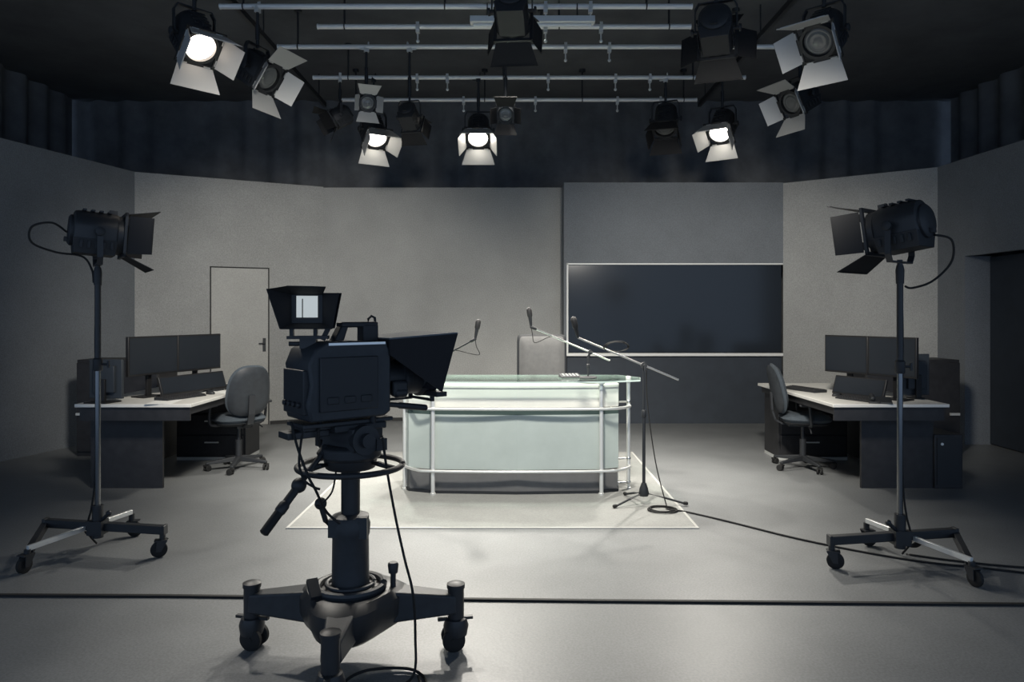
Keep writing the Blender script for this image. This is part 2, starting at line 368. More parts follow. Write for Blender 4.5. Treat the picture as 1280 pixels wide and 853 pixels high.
# ------------------------------------------------------------------ fresnel spotlights
def fresnel(label, group, loc, yaw, tilt, lit=0, hang=False, rod=0.3, door_m=None, cable=None, scale=1.0, open_=(48, 48, 40, 40), name='spotlight', oval=False):
    """loc = head pivot when hanging, spigot foot when standing. +y of the frame is the beam; tilt>0 looks down"""
    S = scale
    root = thing(name, label, 'spotlight', loc, yaw, group)
    hz = 0.0 if hang else 0.27
    dm = door_m or M_doorleaf
    H = Matrix.Translation(Vector((0, 0, hz * S))) @ Matrix.Rotation(-tilt, 4, 'X') @ Matrix.Scale(S, 4)
    # housing: arched barrel on a boxed lower half
    hb = MB(H); prof = [(-0.115, -0.06)] + [(-0.125 * math.cos(a), 0.02 + 0.125 * math.sin(a)) for a in (PI * i / 14 for i in range(15))] + [(0.115, -0.06)]
    hb.rings([[(x * k, y, z * k) for x, z in prof] for y, k in ((-0.15, 0.86), (-0.14, 0.97), (-0.12, 1.0), (0.10, 1.0), (0.115, 0.97))])
    hb.build('housing', M_blackm, root)
    lb = MB(H); lb.hexa([(-0.10, -0.14, -0.15), (0.10, -0.14, -0.15), (0.10, 0.105, -0.15), (-0.10, 0.105, -0.15), (-0.125, -0.15, -0.05), (0.125, -0.15, -0.05), (0.125, 0.115, -0.05), (-0.125, 0.115, -0.05)])
    for i in range(5): lb.box((0.126, -0.10 + i * 0.045, -0.09), (0.006, 0.02, 0.05)); lb.box((-0.126, -0.10 + i * 0.045, -0.09), (0.006, 0.02, 0.05))
    lb.build('lower_housing', M_black, root, bevel=0.006)
    vt = MB(H)
    for i in range(4): vt.box((0, -0.09 + i * 0.05, 0.148), (0.12, 0.022, 0.012))
    vt.box((0, 0.085, 0.155), (0.03, 0.05, 0.03))
    vt.build('top_vents', M_black, root)
    cp = MB(H); cp.lathe((0, -0.146, 0.005), (0, -1, 0), [(0, 0.105), (0.018, 0.105), (0.03, 0.09), (0.032, 0.02)], 28); cp.box((0, -0.18, -0.06), (0.05, 0.03, 0.03))
    cp.build('rear_cap', M_black, root)
    bz = MB(H)
    bz.lathe((0, 0.11, 0), (0, 1, 0), [(0, 0.135), (0.05, 0.135), (0.05, 0.112), (0.012, 0.112)], 32)
    for s_ in (-1, 1):
        bz.bx(s_ * 0.14 - 0.012, s_ * 0.14 + 0.012, 0.145, 0.162, -0.152, 0.152); bz.bx(-0.152, 0.152, 0.145, 0.162, s_ * 0.14 - 0.012, s_ * 0.14 + 0.012)
    bz.build('bezel', M_blackm, root)
    ln = MB(H); ln.lathe((0, 0.118, 0), (0, 1, 0), [(0, 0.110), (0.012, 0.110), (0.022, 0.10), (0.026, 0.085), (0.024, 0.08), (0.031, 0.06), (0.029, 0.055), (0.036, 0.03), (0.038, 0.0)], 32)
    ln.build('fresnel_lens', (M_fresnel_off, M_fresnel_on, M_bulbglow)[lit], root)
    for k, deg in enumerate(open_):      # barn doors: top, bottom, left, right
        A = Matrix.Rotation((0, PI, PI / 2, -PI / 2)[k], 4, 'Y')
        D = H @ A @ Matrix.Translation(Vector((0, 0.166, 0.142))) @ Matrix.Rotation(R(deg), 4, 'X')
        L = 0.19 if k < 2 else 0.17; w0, w1 = (0.135, 0.19) if k < 2 else (0.13, 0.125)
        db = MB(D); db.plate([(-w0, 0.006, 0), (w0, 0.006, 0), (w1, L, 0), (-w1, L, 0)], 0.004)
        for x in (-0.09, 0.09): db.cyl((x - 0.025, 0.0, 0), (x + 0.025, 0.0, 0), 0.007, n=8)
        db.box((0, L - 0.006, 0.003), (w1 * 1.7, 0.006, 0.006))
        db.build('barn_door', dm, root)
    # yoke
    sg = 1 if hang else -1
    yk = MB(Matrix.Translation(Vector((0, 0, hz * S))) @ Matrix.Scale(S, 4))
    ctr = [(-0.155, 0, 0), (-0.155, 0, sg * 0.17), (-0.13, 0, sg * 0.215), (0.13, 0, sg * 0.215), (0.155, 0, sg * 0.17), (0.155, 0, 0)]
    for a, b in zip(ctr[:-1], ctr[1:]):
        a, b = Vector(a), Vector(b); dd = (b - a).normalized(); nn = Vector((0, 1, 0)).cross(dd)
        a2, b2 = a - dd * 0.004, b + dd * 0.004
        yk.rings([[p + Vector((0, y, 0)) * 0.018 + nn * x * 0.005 for x, y in ((-1, -1), (1, -1), (1, 1), (-1, 1))] for p in (a2, b2)])
    yk.cyl((0, 0, sg * 0.20), (0, 0, sg * 0.27), 0.016, n=12)
    yk.build('yoke', M_blackm, root)
    for s_ in (-1, 1):
        kb = MB(Matrix.Translation(Vector((0, 0, hz * S))) @ Matrix.Scale(S, 4))
        kb.cyl((s_ * 0.118, 0, 0), (s_ * 0.17, 0, 0), 0.014, n=10); kb.lathe((s_ * 0.168, 0, 0), (s_, 0, 0), [(0, 0.03), (0.016, 0.03), (0.02, 0.022)], 12)
        kb.build('tilt_knob', M_black, root)
    if hang:
        z0 = 0.27 * S
        if rod > 0.02:
            hr = MB(); hr.cyl((0, 0, z0 - 0.01), (0, 0, z0 + rod), 0.014, n=10); hr.cyl((0, 0, z0), (0, 0, z0 + min(rod * .5, 0.2)), 0.02, n=10)
            hr.build('hanger_rod', M_blackm, root)
        cl = MB(); zc = z0 + max(rod, 0.0)
        cl.box((0, 0, zc), (0.05, 0.035, 0.05)); cl.box((-0.02, 0, zc + 0.045), (0.012, 0.03, 0.07)); cl.box((0.02, 0, zc + 0.02), (0.012, 0.03, 0.03)); cl.cyl((0.02, 0, zc), (0.07, 0, zc), 0.007, n=8)
        cl.build('pipe_clamp', M_alu if lit == 0 else M_blackm, root)
    if cable:
        MB().tube(bez(cable), 0.0065, 8).build('power_cable', M_rubber, root)
    return root

# hanging spotlights (positions in metres; the grid pipes run at z = 4.2)
GZ = 4.20
HANG = [
 # px, py, pipe depth, yaw deg (0 = away, 180 = towards the lens), tilt, lit, doors, label
 (243, 46, 5.5, 132, 46, 2, M_doorlight, (15, 42, 10, 42), 'glowing spotlight with wide pale barn doors hanging at top left of the grid'),
 (467, 163, 8.36, 148, 50, 1, M_doorlight, (15, 35, 5, 42), 'lit spotlight with brightly lit barn doors hanging left of the centre lit one'),
 (598, 163, 8.36, 180, 50, 1, M_doorlight, (20, 32, 26, 26), 'lit spotlight facing straight out, above the glass desk'),
 (903, 157, 8.36, 215, 48, 1, M_doorlight, (15, 35, 42, 5), 'lit spotlight with brightly lit barn doors tilted, hanging at right above the big screen'),
 (322, 88, 6.43, 110, 35, 0, M_doorlight, (60, 40, 40, 40), 'unlit spotlight between the glowing top left lamp and the lit left one'),
 (458, 128, 7.40, 160, 20, 0, M_doorlight, (55, 55, 30, 30), 'unlit spotlight with pale doors hanging just above the lit left lamp'),
 (632, 142, 7.40, 180, 25, 0, M_doorleaf, (60, 60, 40, 40), 'small dark unlit spotlight right of the centre lit one'),
 (512, 146, 7.40, 12, 30, 0, M_doorleaf, (20, 20, 20, 20), 'unlit spotlight turned away, seen from behind between the left and centre lit lamps'),
 (425, 146, 8.36, 250, 30, 0, M_doorleaf, (40, 40, 20, 20), 'unlit spotlight furthest left on the rear pipes, turned sideways'),
 (832, 150, 8.36, 200, 60, 0, M_doorleaf, (20, 20, 15, 15), 'dark unlit spotlight with closed doors left of the lit right lamp'),
 (1000, 122, 7.40, 245, 30, 0, M_doorlight, (40, 40, 35, 35), 'unlit spotlight with a pale door turned left, right of the lit right lamp'),
 (1030, 42, 5.5, 225, 40, 0, M_doorlight, (30, 50, 45, 15), 'big unlit spotlight with pale open barn doors at top right of the grid'),
 (895, 38, 5.5, 20, 15, 0, M_doorleaf, (60, 30, 60, 60), 'dark unlit spotlight at the top edge left of the big pale one'),
 (640, 14, 5.5, 5, 25, 0, M_doorleaf, (30, 30, 25, 25), 'dark unlit spotlight at top centre turned away from the lens'),
]
LIT = []
for i, (px, py, Y, yaw, tilt, lit, dm, op, lab) in enumerate(HANG):
    p = P(px, py, Y); rod = GZ - p.z - 0.27
    sc_ = 0.62 if py in (128, 142) else 0.75 if py == 146 else 1.0
    if sc_ < 1: rod = GZ - p.z - 0.27 * sc_
    f = fresnel(lab, 'spotlights hanging from the lighting grid', p, -R(yaw), R(tilt), lit, True, rod, dm, open_=op, scale=sc_)
    if lit: LIT.append((f, p, yaw, tilt, lit))

# grid pipes
def pipe(Y, x0, x1, hangers, clamps, lab):
    t = thing('lighting_pipe', lab, 'pipe', (0, Y, GZ + 0.03), 0, 'pipes of the lighting grid')
    MB().cyl((x0, 0, 0), (x1, 0, 0), 0.024, n=14).cyl((x0 - 0.01, 0, 0), (x0, 0, 0), 0.027, n=14).cyl((x1, 0, 0), (x1 + 0.01, 0, 0), 0.027, n=14).build('tube', M_pipe, t)
    for x in hangers:
        MB().cyl((x, 0, 0.02), (x, 0, 4.62 - GZ - 0.03), 0.010, n=8).lathe((x, 0, 4.585 - GZ - 0.03), (0, 0, 1), [(0, 0.04), (0.035, 0.04)], 12).torus((x, 0, 0), (1, 0, 0), 0.03, 0.006, 16, 6).build('hanger', M_blackm, t)
    for x in clamps:
        c = MB(); c.box((x, 0, -0.035), (0.035, 0.05, 0.05)); c.box((x, -0.03, 0), (0.03, 0.012, 0.07)); c.cyl((x, 0, -0.05), (x, 0, -0.13), 0.008, n=8); c.sphere((x, 0, -0.14), 0.018, nu=10, nv=6)
        c.build('clamp', M_alu, t)
pipe(9.23, -2.2, 2.36, (-2.0, -0.35, 0.9, 2.2), (-0.62, 0.3, 1.35, 1.9), 'rearmost and lowest looking bright grid pipe, in front of the back drape')
pipe(8.36, -2.3, 2.7, (-1.9, -0.1, 2.1), (-1.1, -0.75, 0.42, 1.2, 1.6), 'bright grid pipe that carries the three lit rear spotlights')
pipe(7.40, -2.4, 3.3, (-2.2, 0.3, 2.3), (0.55, 1.0), 'longest bright grid pipe, third one from the back')
pipe(6.88, -1.85, 1.7, (-1.6, 0.45, 1.5), (-0.9, 0.32, 0.85), 'bright grid pipe, fourth one from the back')
pipe(6.43, -2.6, 1.6, (-2.4, -0.6, 1.2), (0.3, 0.7), 'bright grid pipe nearest the top edge, above the pale strip light')
pipe(5.5, -2.8, 2.8, (-2.6, 0.9, 2.6), (), 'grid pipe above the top edge carrying the near spotlights')
for s_, lab in ((-1, 'dark rail running from front to back on the left over the grid pipes'), (1, 'dark rail running from front to back on the right over the grid pipes')):
    t = thing('grid_rail', lab, 'rail', (s_ * 2.52, 7.2, GZ + 0.1), 0, 'rails of the lighting grid')
    MB().bx(-0.02, 0.02, -2.3, 2.5, -0.028, 0.03).build('beam', M_blackm, t, smooth=False)
    for y in (-1.9, 0.1, 2.2): MB().cyl((0, y, 0.02), (0, y, 4.62 - GZ - 0.1), 0.008, n=8).build('hanger', M_blackm, t)
# pale strip light
t = thing('strip_light', 'pale unlit strip light hanging below the pipe at top centre', 'light', (0.18, 6.36, 4.05), 0)
MB().hexa([(-0.55, -0.05, 0), (0.55, -0.05, 0), (0.55, 0.05, 0), (-0.55, 0.05, 0), (-0.55, -0.03, 0.06), (0.55, -0.03, 0.06), (0.55, 0.03, 0.06), (-0.55, 0.03, 0.06)]).build('housing', M_tube, t, bevel=0.004)
MB().cyl((-0.52, 0, -0.015), (0.52, 0, -0.015), 0.014, n=12).build('tube', M_tube, t)
for x in (-0.4, 0.4): MB().cyl((x, 0.03, 0.05), (x, 0.05, GZ + 0.03 - 4.05 - 0.02), 0.006, n=8).torus((x, 0.07, GZ + 0.03 - 4.05), (1, 0, 0), 0.03, 0.005, 16, 6).build('bracket', M_blackm, t)

# ------------------------------------------------------------------ rolling light stands with spotlights
def light_stand(lab, sx, loc):
    """sx=+1: beam as on the right of the photo; -1 mirrored"""
    t = thing('light_stand', lab, 'stand', loc, 0, 'rolling light stands')
    def m(x): return x * sx
    # beam A: thick box beam; beam B: slim brace crossing it
    A0, A1 = (m(-0.44), -0.06, 0.165), (m(0.38), 0.09, 0.165)
    a = MB(); a.flat([A0, A1], 0.05, 0.05); a.box(A0, (0.02, 0.056, 0.058)); a.box(A1, (0.02, 0.056, 0.058)); a.build('base_beam', M_blackm, t, bevel=0.004)
    B0, B1 = (m(-0.03), 0.34, 0.165), (m(0.22), -0.32, 0.135)
    MB().flat([B0, B1], 0.022, 0.03).build('cross_beam', M_alu, t, bevel=0.003)
    MB().flat([(m(0.38), 0.08, 0.15), (m(0.22), -0.30, 0.12)], 0.035, 0.045).build('tie_plate', M_blackm, t, bevel=0.003)
    caster(t, m(-0.43), -0.06, 0.15, ang=R(70) * sx); caster(t, m(0.22), -0.32, 0.13, ang=R(15) * sx); caster(t, m(-0.03), 0.34, 0.15, ang=R(100))
    h = MB(); h.cyl((0, 0, 0.10), (0, 0, 0.30), 0.032, n=16); h.box((0, 0, 0.165), (0.09, 0.085, 0.085)); h.cyl((m(-0.02), 0, 0.2), (m(-0.075), -0.02, 0.25), 0.012, n=10); h.sphere((m(-0.08), -0.02, 0.255), 0.018, nu=10, nv=8)
    h.build('hub', M_blackm, t)
    MB().cyl((0, 0, 0.28), (0, 0, 1.20), 0.0165, n=16).build('lower_pole', M_pole, t)
    MB().cyl((0, 0, 1.16), (0, 0, 1.74), 0.018, n=16).build('upper_pole', M_blackm, t)
    c = MB(); c.lathe((0, 0, 1.13), (0, 0, 1), [(0, 0.024), (0.01, 0.028), (0.07, 0.028), (0.08, 0.02)], 16); c.cyl((0.02, 0, 1.17), (0.06, 0, 1.17), 0.007, n=8); c.box((0.065, 0, 1.17), (0.012, 0.012, 0.045))
    c.build('collar', M_black, t)
    MB().lathe((0, 0, 1.66), (0, 0, 1), [(0, 0.022), (0.08, 0.024), (0.11, 0.018)], 16).build('spigot_socket', M_black, t)
    cb = [(m(0.02), 0.02, 1.70), (m(0.03), 0.025, 1.3), (m(0.025), 0.03, 0.8), (m(0.03), 0.02, 0.45), (m(0.05), 0.02, 0.28), (m(0.075), 0.03, 0.20), (m(0.12), 0.10, 0.10), (m(0.10), 0.16, 0.012)]
    MB().tube(bez(cb), 0.006, 8).build('power_cable', M_rubber, t)
    bd = MB()
    for k in range(4): bd.torus((m(0.10), 0.09, 0.13 - 0.004 * k), (0.3 + 0.2 * k, 1, 0.4 * k), 0.045 + 0.006 * k, 0.007, 24, 6)
    bd.build('cable_bundle', M_rubber, t)
    return t
LSL = (-2.56, 4.45, 0); LSR = (2.29, 4.25, 0)
light_stand('rolling light stand with castered cross base at the left of the room', -1, LSL)
light_stand('rolling light stand with castered cross base at the right of the room', 1, LSR)
cab_l = [(-0.0, -0.16, 0.26), (-0.10, -0.22, 0.31), (-0.22, -0.24, 0.27), (-0.2, -0.16, 0.17), (-0.06, -0.05, 0.16), (-0.02, -0.03, 0.02), (-0.024, -0.02, -0.05)]
fresnel('black spotlight on the left light stand, barn doors pointing right', 'spotlights on rolling stands', (LSL[0], LSL[1], 1.735), -R(55), R(4), 0, False, open_=(12, 26, 32, 32), scale=0.9,
        cable=[(0.0, -0.16, 0.24), (0.03, -0.24, 0.29), (0.02, -0.34, 0.26), (0.0, -0.34, 0.17), (-0.02, -0.22, 0.12), (-0.03, -0.08, 0.10), (-0.02, -0.03, 0.02), (-0.024, -0.02, -0.06)])
fresnel('black spotlight on the right light stand, barn doors pointing left', 'spotlights on rolling stands', (LSR[0], LSR[1], 1.735), R(37), R(8), 0, False, open_=(20, 26, 32, 32), scale=0.95,
        cable=[(0.02, -0.18, 0.20), (0.10, -0.24, 0.17), (0.15, -0.22, 0.05), (0.10, -0.14, -0.06), (0.05, -0.05, -0.10), (0.02, -0.02, -0.09)])

# ------------------------------------------------------------------ studio camera on its pedestal
PX, PY = -0.695, 3.10
pd = thing('camera_pedestal', 'heavy black studio camera pedestal with steering ring and castered arms', 'pedestal', (PX, PY, 0))
hub = MB()
hexp = lambda r, z: [(r * math.cos(a), r * math.sin(a), z) for a in (2 * PI * i / 24 for i in range(24))]
def tri(r, z, k):
    out = []
    for i in range(36):
        a = 2 * PI * i / 36; out.append((r * (1 + k * math.cos(3 * (a - R(270)))) * math.cos(a), r * (1 + k * math.cos(3 * (a - R(270)))) * math.sin(a), z))
    return out
hub.rings([tri(0.12, 0.10, 0.1), tri(0.20, 0.15, 0.16), tri(0.225, 0.20, 0.16), tri(0.225, 0.27, 0.14), tri(0.19, 0.30, 0.08), tri(0.12, 0.305, 0.0)])
hub.build('base_hub', M_blackm, pd)
rg = MB(); rg.torus((0, 0, 0.315), (0, 0, 1), 0.14, 0.016, 36, 8); rg.torus((0, 0, 0.325), (0, 0, 1), 0.10, 0.010, 32, 8)
rg.build('base_ring', M_camgrey, pd)
for k, (deg, rr) in enumerate(((168, 0.47), (11, 0.455), (272, 0.40))):
    a = R(deg); ca, sa = math.cos(a), math.sin(a)
    T = Matrix.Rotation(a, 4, 'Z')
    am = MB(T); am.hexa([(0.12, -0.075, 0.16), (rr, -0.04, 0.165), (rr, 0.04, 0.165), (0.12, 0.075, 0.16), (0.12, -0.07, 0.30), (rr, -0.035, 0.245), (rr, 0.035, 0.245), (0.12, 0.07, 0.30)])
    arm = am.build('arm', M_camgrey, pd, bevel=0.01, seg=3)
    ps = MB(T); ps.cyl((rr, 0, 0.13), (rr, 0, 0.275), 0.036, n=16); ps.lathe((rr, 0, 0.27), (0, 0, 1), [(0, 0.04), (0.018, 0.04), (0.026, 0.02)], 16)
    ps.lathe((rr, 0, 0.055), (0, 0, 1), [(0, 0.03), (0.01, 0.05), (0.05, 0.056), (0.08, 0.046), (0.09, 0.025)], 18)
    ps.box((rr + 0.05, 0, 0.135), (0.05, 0.02, 0.012)); ps.box((rr - 0.055, 0, 0.135), (0.05, 0.02, 0.012))
    ps.build('caster_post', M_blackm, arm)
    wh = MB(T)
    for s_ in (-1, 1):
        wh.lathe((rr - 0.012, s_ * 0.03 - 0.013, 0.05), (0, 1, 0), [(0, 0.02), (0, 0.042), (0.005, 0.05), (0.021, 0.05), (0.026, 0.042), (0.026, 0.02)], 24)
    wh.cyl((rr - 0.012, -0.045, 0.05), (rr - 0.012, 0.045, 0.05), 0.012, n=10)
    wh.build('caster_wheel', M_rubber, arm)
fp = MB(); fp.box((-0.13, -0.10, 0.335), (0.045, 0.09, 0.02), R(30), R(35)); fp.cyl((-0.12, -0.08, 0.29), (-0.12, -0.08, 0.33), 0.01, n=8)
fp.build('foot_pedal', M_blackm, pd)
fp = MB(); fp.cyl((0.18, 0.02, 0.28), (0.18, 0.02, 0.375), 0.012, n=10); fp.lathe((0.18, 0.02, 0.36), (0, 0, 1), [(0, 0.02), (0.035, 0.024), (0.045, 0.018)], 14)
fp.build('brake_knob', M_blackm, pd)
oc = MB(); oc.lathe((0, 0, 0.28), (0, 0, 1), [(0, 0.085), (0.02, 0.08), (0.24, 0.077), (0.26, 0.082), (0.30, 0.084), (0.315, 0.078), (0.335, 0.078), (0.345, 0.05)], 32)
oc.box((0.06, -0.05, 0.575), (0.045, 0.03, 0.09)); oc.box((-0.055, -0.055, 0.575), (0.05, 0.03, 0.075))
oc.build('outer_column', M_camgrey, pd)
lv = MB(); lv.tube([(-0.07, -0.02, 0.55), (-0.10, -0.03, 0.60), (-0.115, -0.04, 0.66)], 0.012, 10); lv.sphere((-0.118, -0.04, 0.675), 0.026, nu=14, nv=10)
lv.build('column_lever', M_black, pd)
MB().cyl((0, 0, 0.60), (0, 0, 0.87), 0.040, n=28).build('inner_column', M_blackm, pd)
st = MB(); st.torus((0, 0, 0.83), (0, 0, 1), 0.222, 0.0125, 56, 10)
st.build('steering_ring', M_black, pd)
sp = MB()
for k in range(3):
    a = R(100 + 120 * k); sp.tube([(0.03 * math.cos(a), 0.03 * math.sin(a), 0.85), (0.14 * math.cos(a), 0.14 * math.sin(a), 0.845), (0.22 * math.cos(a), 0.22 * math.sin(a), 0.83)], 0.012, 8)
sp.build('ring_spoke', M_black, pd)
hd = MB(); hd.lathe((0, 0, 0.81), (0, 0, 1), [(0, 0.05), (0.01, 0.105), (0.05, 0.115), (0.06, 0.13), (0.10, 0.13), (0.115, 0.11)], 28)
hd.box((0, 0, 0.955), (0.22, 0.17, 0.10), -R(35)); hd.box((0.0, 0.0, 1.005), (0.20, 0.24, 0.03), -R(50))
Hy = Matrix.Rotation(-R(50), 4, 'Z')
h2 = MB(Hy); h2.cyl((-0.14, 0, 0.955), (0.14, 0, 0.955), 0.062, n=24); h2.cyl((-0.165, 0, 0.955), (0.165, 0, 0.955), 0.03, n=16); h2.box((0.13, 0.07, 0.93), (0.03, 0.05, 0.05)); h2.box((-0.13, -0.07, 0.93), (0.03, 0.05, 0.05))
hd.build('pan_head', M_black, pd, bevel=0.006); h2.build('tilt_drum', M_blackm, pd)
pl = MB(Hy); pl.bx(-0.085, 0.085, -0.25, 0.16, 1.017, 1.035); pl.bx(-0.06, 0.06, -0.24, 0.10, 1.003, 1.02); pl.bx(-0.05, 0.05, -0.30, -0.12, 0.975, 1.003)
pl.build('camera_plate', M_blackm, pd, bevel=0.004)
def to_l(v, z=None): return Vector((v.x - PX, v.y - PY, v.z if z is None else z))
h0 = Vector((-0.09, -0.05, 0.915)); h1 = to_l(P(329, 668, 2.78)); hm = h0.lerp(h1, 0.46)
ph = MB(); ph.cyl(h0, hm, 0.012, n=12); ph.cyl(h0, h0.lerp(h1, 0.10), 0.022, n=12); ph.sphere(hm, 0.031, nu=14, nv=10); ph.cyl(hm, h0.lerp(h1, 0.70), 0.017, n=14); ph.lathe(h0.lerp(h1, 0.66), h1 - h0, [(0, 0.017), (0.01, 0.022), (0.04, 0.022), (0.05, 0.018)], 14)
hl = ph.build('pan_handle', M_black, pd)
MB().lathe(h0.lerp(h1, 0.70), h1 - h0, [(0, 0.016), (0.02, 0.0185), ((h1 - h0).length * 0.29, 0.0185), ((h1 - h0).length * 0.30, 0.012)], 14).build('grip', M_rubber, hl)
e0 = to_l(P(466, 504, 3.06)); e1 = to_l(P(533, 510, 3.2)); e00 = Vector((0.10, -0.02, 0.96))
ph = MB(); ph.cyl(e00, e0, 0.014, n=10); ph.cyl(e0, e1, 0.011, n=12); ph.lathe(e0.lerp(e1, .45), e1 - e0, [(0, 0.011), (0.01, 0.014), ((e1 - e0).length * .54, 0.014), ((e1 - e0).length * .56, 0.009)], 12)
ph.build('pan_handle', M_black, pd)

CAMYAW = R(50)
cm = thing('studio_camera', 'large black studio video camera with hooded viewfinder on the pedestal', 'camera', (PX, PY, 1.035), -CAMYAW)
b = MB()       # side profile of the body (y forward, z up) extruded over its width
prof = [(-0.235, 0.012), (0.10, 0.012), (0.13, 0.03), (0.13, 0.275), (0.11, 0.325), (-0.06, 0.335), (-0.17, 0.33), (-0.22, 0.30), (-0.245, 0.24), (-0.235, 0.16), (-0.25, 0.08)]
b.rings([[(x * k, y * (0.985 if abs(x) > .11 else 1), z) for y, z in prof] for x, k in ((-0.12, 1), (-0.105, 1), (0.105, 1), (0.12, 1))])
b.build('body', M_camgrey, cm, bevel=0.008)
sd = MB(); sd.bx(0.118, 0.132, -0.20, 0.06, 0.05, 0.27); 
for i in range(3): sd.bx(0.13, 0.138, -0.17 + 0.075 * i, -0.12 + 0.075 * i, 0.08, 0.11)
sd.build('side_panel', M_black, cm, bevel=0.004)
rp = MB(); rp.bx(-0.10, 0.10, -0.258, -0.23, 0.04, 0.22)
for i in range(4): rp.cyl((-0.07 + 0.045 * i, -0.255, 0.08), (-0.07 + 0.045 * i, -0.272, 0.08), 0.012, n=10)
rp.build('rear_panel', M_black, cm, bevel=0.004)
MB().bx(0.105, 0.123, -0.16, 0.10, 0.318, 0.328).build('top_rail', M_steel, cm)
h = MB()     # carry handle with a gap under the bar
h.hexa([(-0.03, -0.09, 0.33), (0.03, -0.09, 0.33), (0.03, -0.045, 0.33), (-0.03, -0.045, 0.33), (-0.025, -0.055, 0.395), (0.025, -0.055, 0.395), (0.025, -0.02, 0.395), (-0.025, -0.02, 0.395)])
h.bx(-0.03, 0.03, 0.045, 0.12, 0.325, 0.40); h.bx(-0.028, 0.028, -0.055, 0.12, 0.388, 0.412)
h.build('carry_handle', M_black, cm, bevel=0.006)
h = MB(); h.tube([(0, 0.085, 0.40), (0, 0.085, 0.425), (0, 0.10, 0.437), (0, 0.117, 0.43), (0, 0.12, 0.40)], 0.006, 8)
h.build('handle_loop', M_blackm, cm)
# viewfinder, turned towards the operator (towards the lens of this picture)
VT = Matrix.Translation(to_l(P(384, 386, 2.93), 0) ) ; vw_w = P(384, 386, 2.93)
CMI = (Matrix.Translation(Vector((PX, PY, 1.035))) @ Matrix.Rotation(-CAMYAW, 4, 'Z')).inverted()
VF = CMI @ Matrix.Translation(vw_w) @ Matrix.Rotation(R(8), 4, 'Z')
v = MB(VF); v.bx(-0.075, 0.075, 0.0, 0.16, -0.065, 0.062); v.bx(-0.05, 0.05, 0.16, 0.21, -0.05, 0.04)
vf = v.build('viewfinder', M_black, cm, bevel=0.006)
MB(VF).bx(-0.042, 0.042, -0.004, 0.004, -0.036, 0.052).build('viewfinder_screen', M_vf, vf)
MB(VF).bx(-0.020, -0.016, -0.006, 0.0, -0.036, 0.04).build('screen_bar', M_black, vf)
hh = MB(VF)
def flap(q, t=0.004): hh.plate(q, t)
flap([(-0.06, 0.005, -0.06), (-0.06, 0.005, 0.06), (-0.14, -0.10, 0.075), (-0.09, -0.10, -0.08)])
flap([(0.06, 0.005, -0.06), (0.06, 0.005, 0.06), (0.135, -0.10, 0.062), (0.11, -0.10, -0.08)])
flap([(-0.06, 0.005, 0.058), (0.06, 0.005, 0.058), (0.085, -0.10, 0.085), (-0.065, -0.10, 0.088)])
flap([(-0.06, 0.005, -0.06), (0.06, 0.005, -0.06), (0.11, -0.10, -0.08), (-0.09, -0.10, -0.08)])
hh.plate([(-0.06, 0.005, 0.058), (-0.065, -0.10, 0.088), (-0.14, -0.10, 0.075), (-0.06, 0.005, 0.058 - .002)], 0.004)
hh.plate([(-0.095, -0.03, -0.08), (-0.06, 0.008, -0.08), (-0.06, 0.008, 0.07), (-0.148, -0.06, 0.078)], 0.004)
hh.plate([(0.112, -0.03, -0.08), (0.06, 0.008, -0.08), (0.06, 0.008, 0.065), (0.142, -0.06, 0.062)], 0.004)
hh.build('viewfinder_hood', M_cloth, vf)
vm = MB(VF)
vm.bx(-0.075, -0.06, 0.03, 0.06, -0.115, -0.05); vm.bx(0.02, 0.035, 0.03, 0.06, -0.115, -0.05); vm.flat([(0.09, 0.05, -0.055), (0.055, 0.05, -0.13)], 0.012, 0.02); vm.bx(-0.085, 0.08, 0.02, 0.08, -0.125, -0.112)
vm.bx(-0.035, 0.03, 0.03, 0.09, -0.165, -0.122); vm.cyl((-0.08, 0.05, -0.145), (-0.03, 0.05, -0.145), 0.010, n=10)
vm.build('viewfinder_mount', M_blackm, vf)
# lens
ln = MB(); ln.lathe((0, 0.125, 0.16), (0, 1, 0), [(0, 0.06), (0.02, 0.06), (0.02, 0.072), (0.10, 0.075), (0.105, 0.083), (0.14, 0.083), (0.145, 0.076), (0.20, 0.078), (0.21, 0.09), (0.27, 0.092), (0.275, 0.08), (0.26, 0.078)], 36)
L_ = ln.build('lens', M_black, cm)
MB().lathe((0, 0.385, 0.16), (0, 1, 0), [(0, 0.078), (0.006, 0.07), (0.012, 0.04), (0.014, 0.0)], 32).build('front_glass', M_lens, L_)
rg = MB(); rg.lathe((0, 0.228, 0.16), (0, 1, 0), [(0, 0.078), (0, 0.0875), (0.012, 0.0875), (0.012, 0.078)], 36); rg.build('zoom_ring', M_camgrey, L_)
gp = MB(); gp.box((0.085, 0.19, 0.12), (0.04, 0.08, 0.07)); gp.cyl((0.09, 0.16, 0.10), (0.09, 0.225, 0.10), 0.022, n=18); gp.build('servo_grip', M_black, L_, bevel=0.015, seg=3)
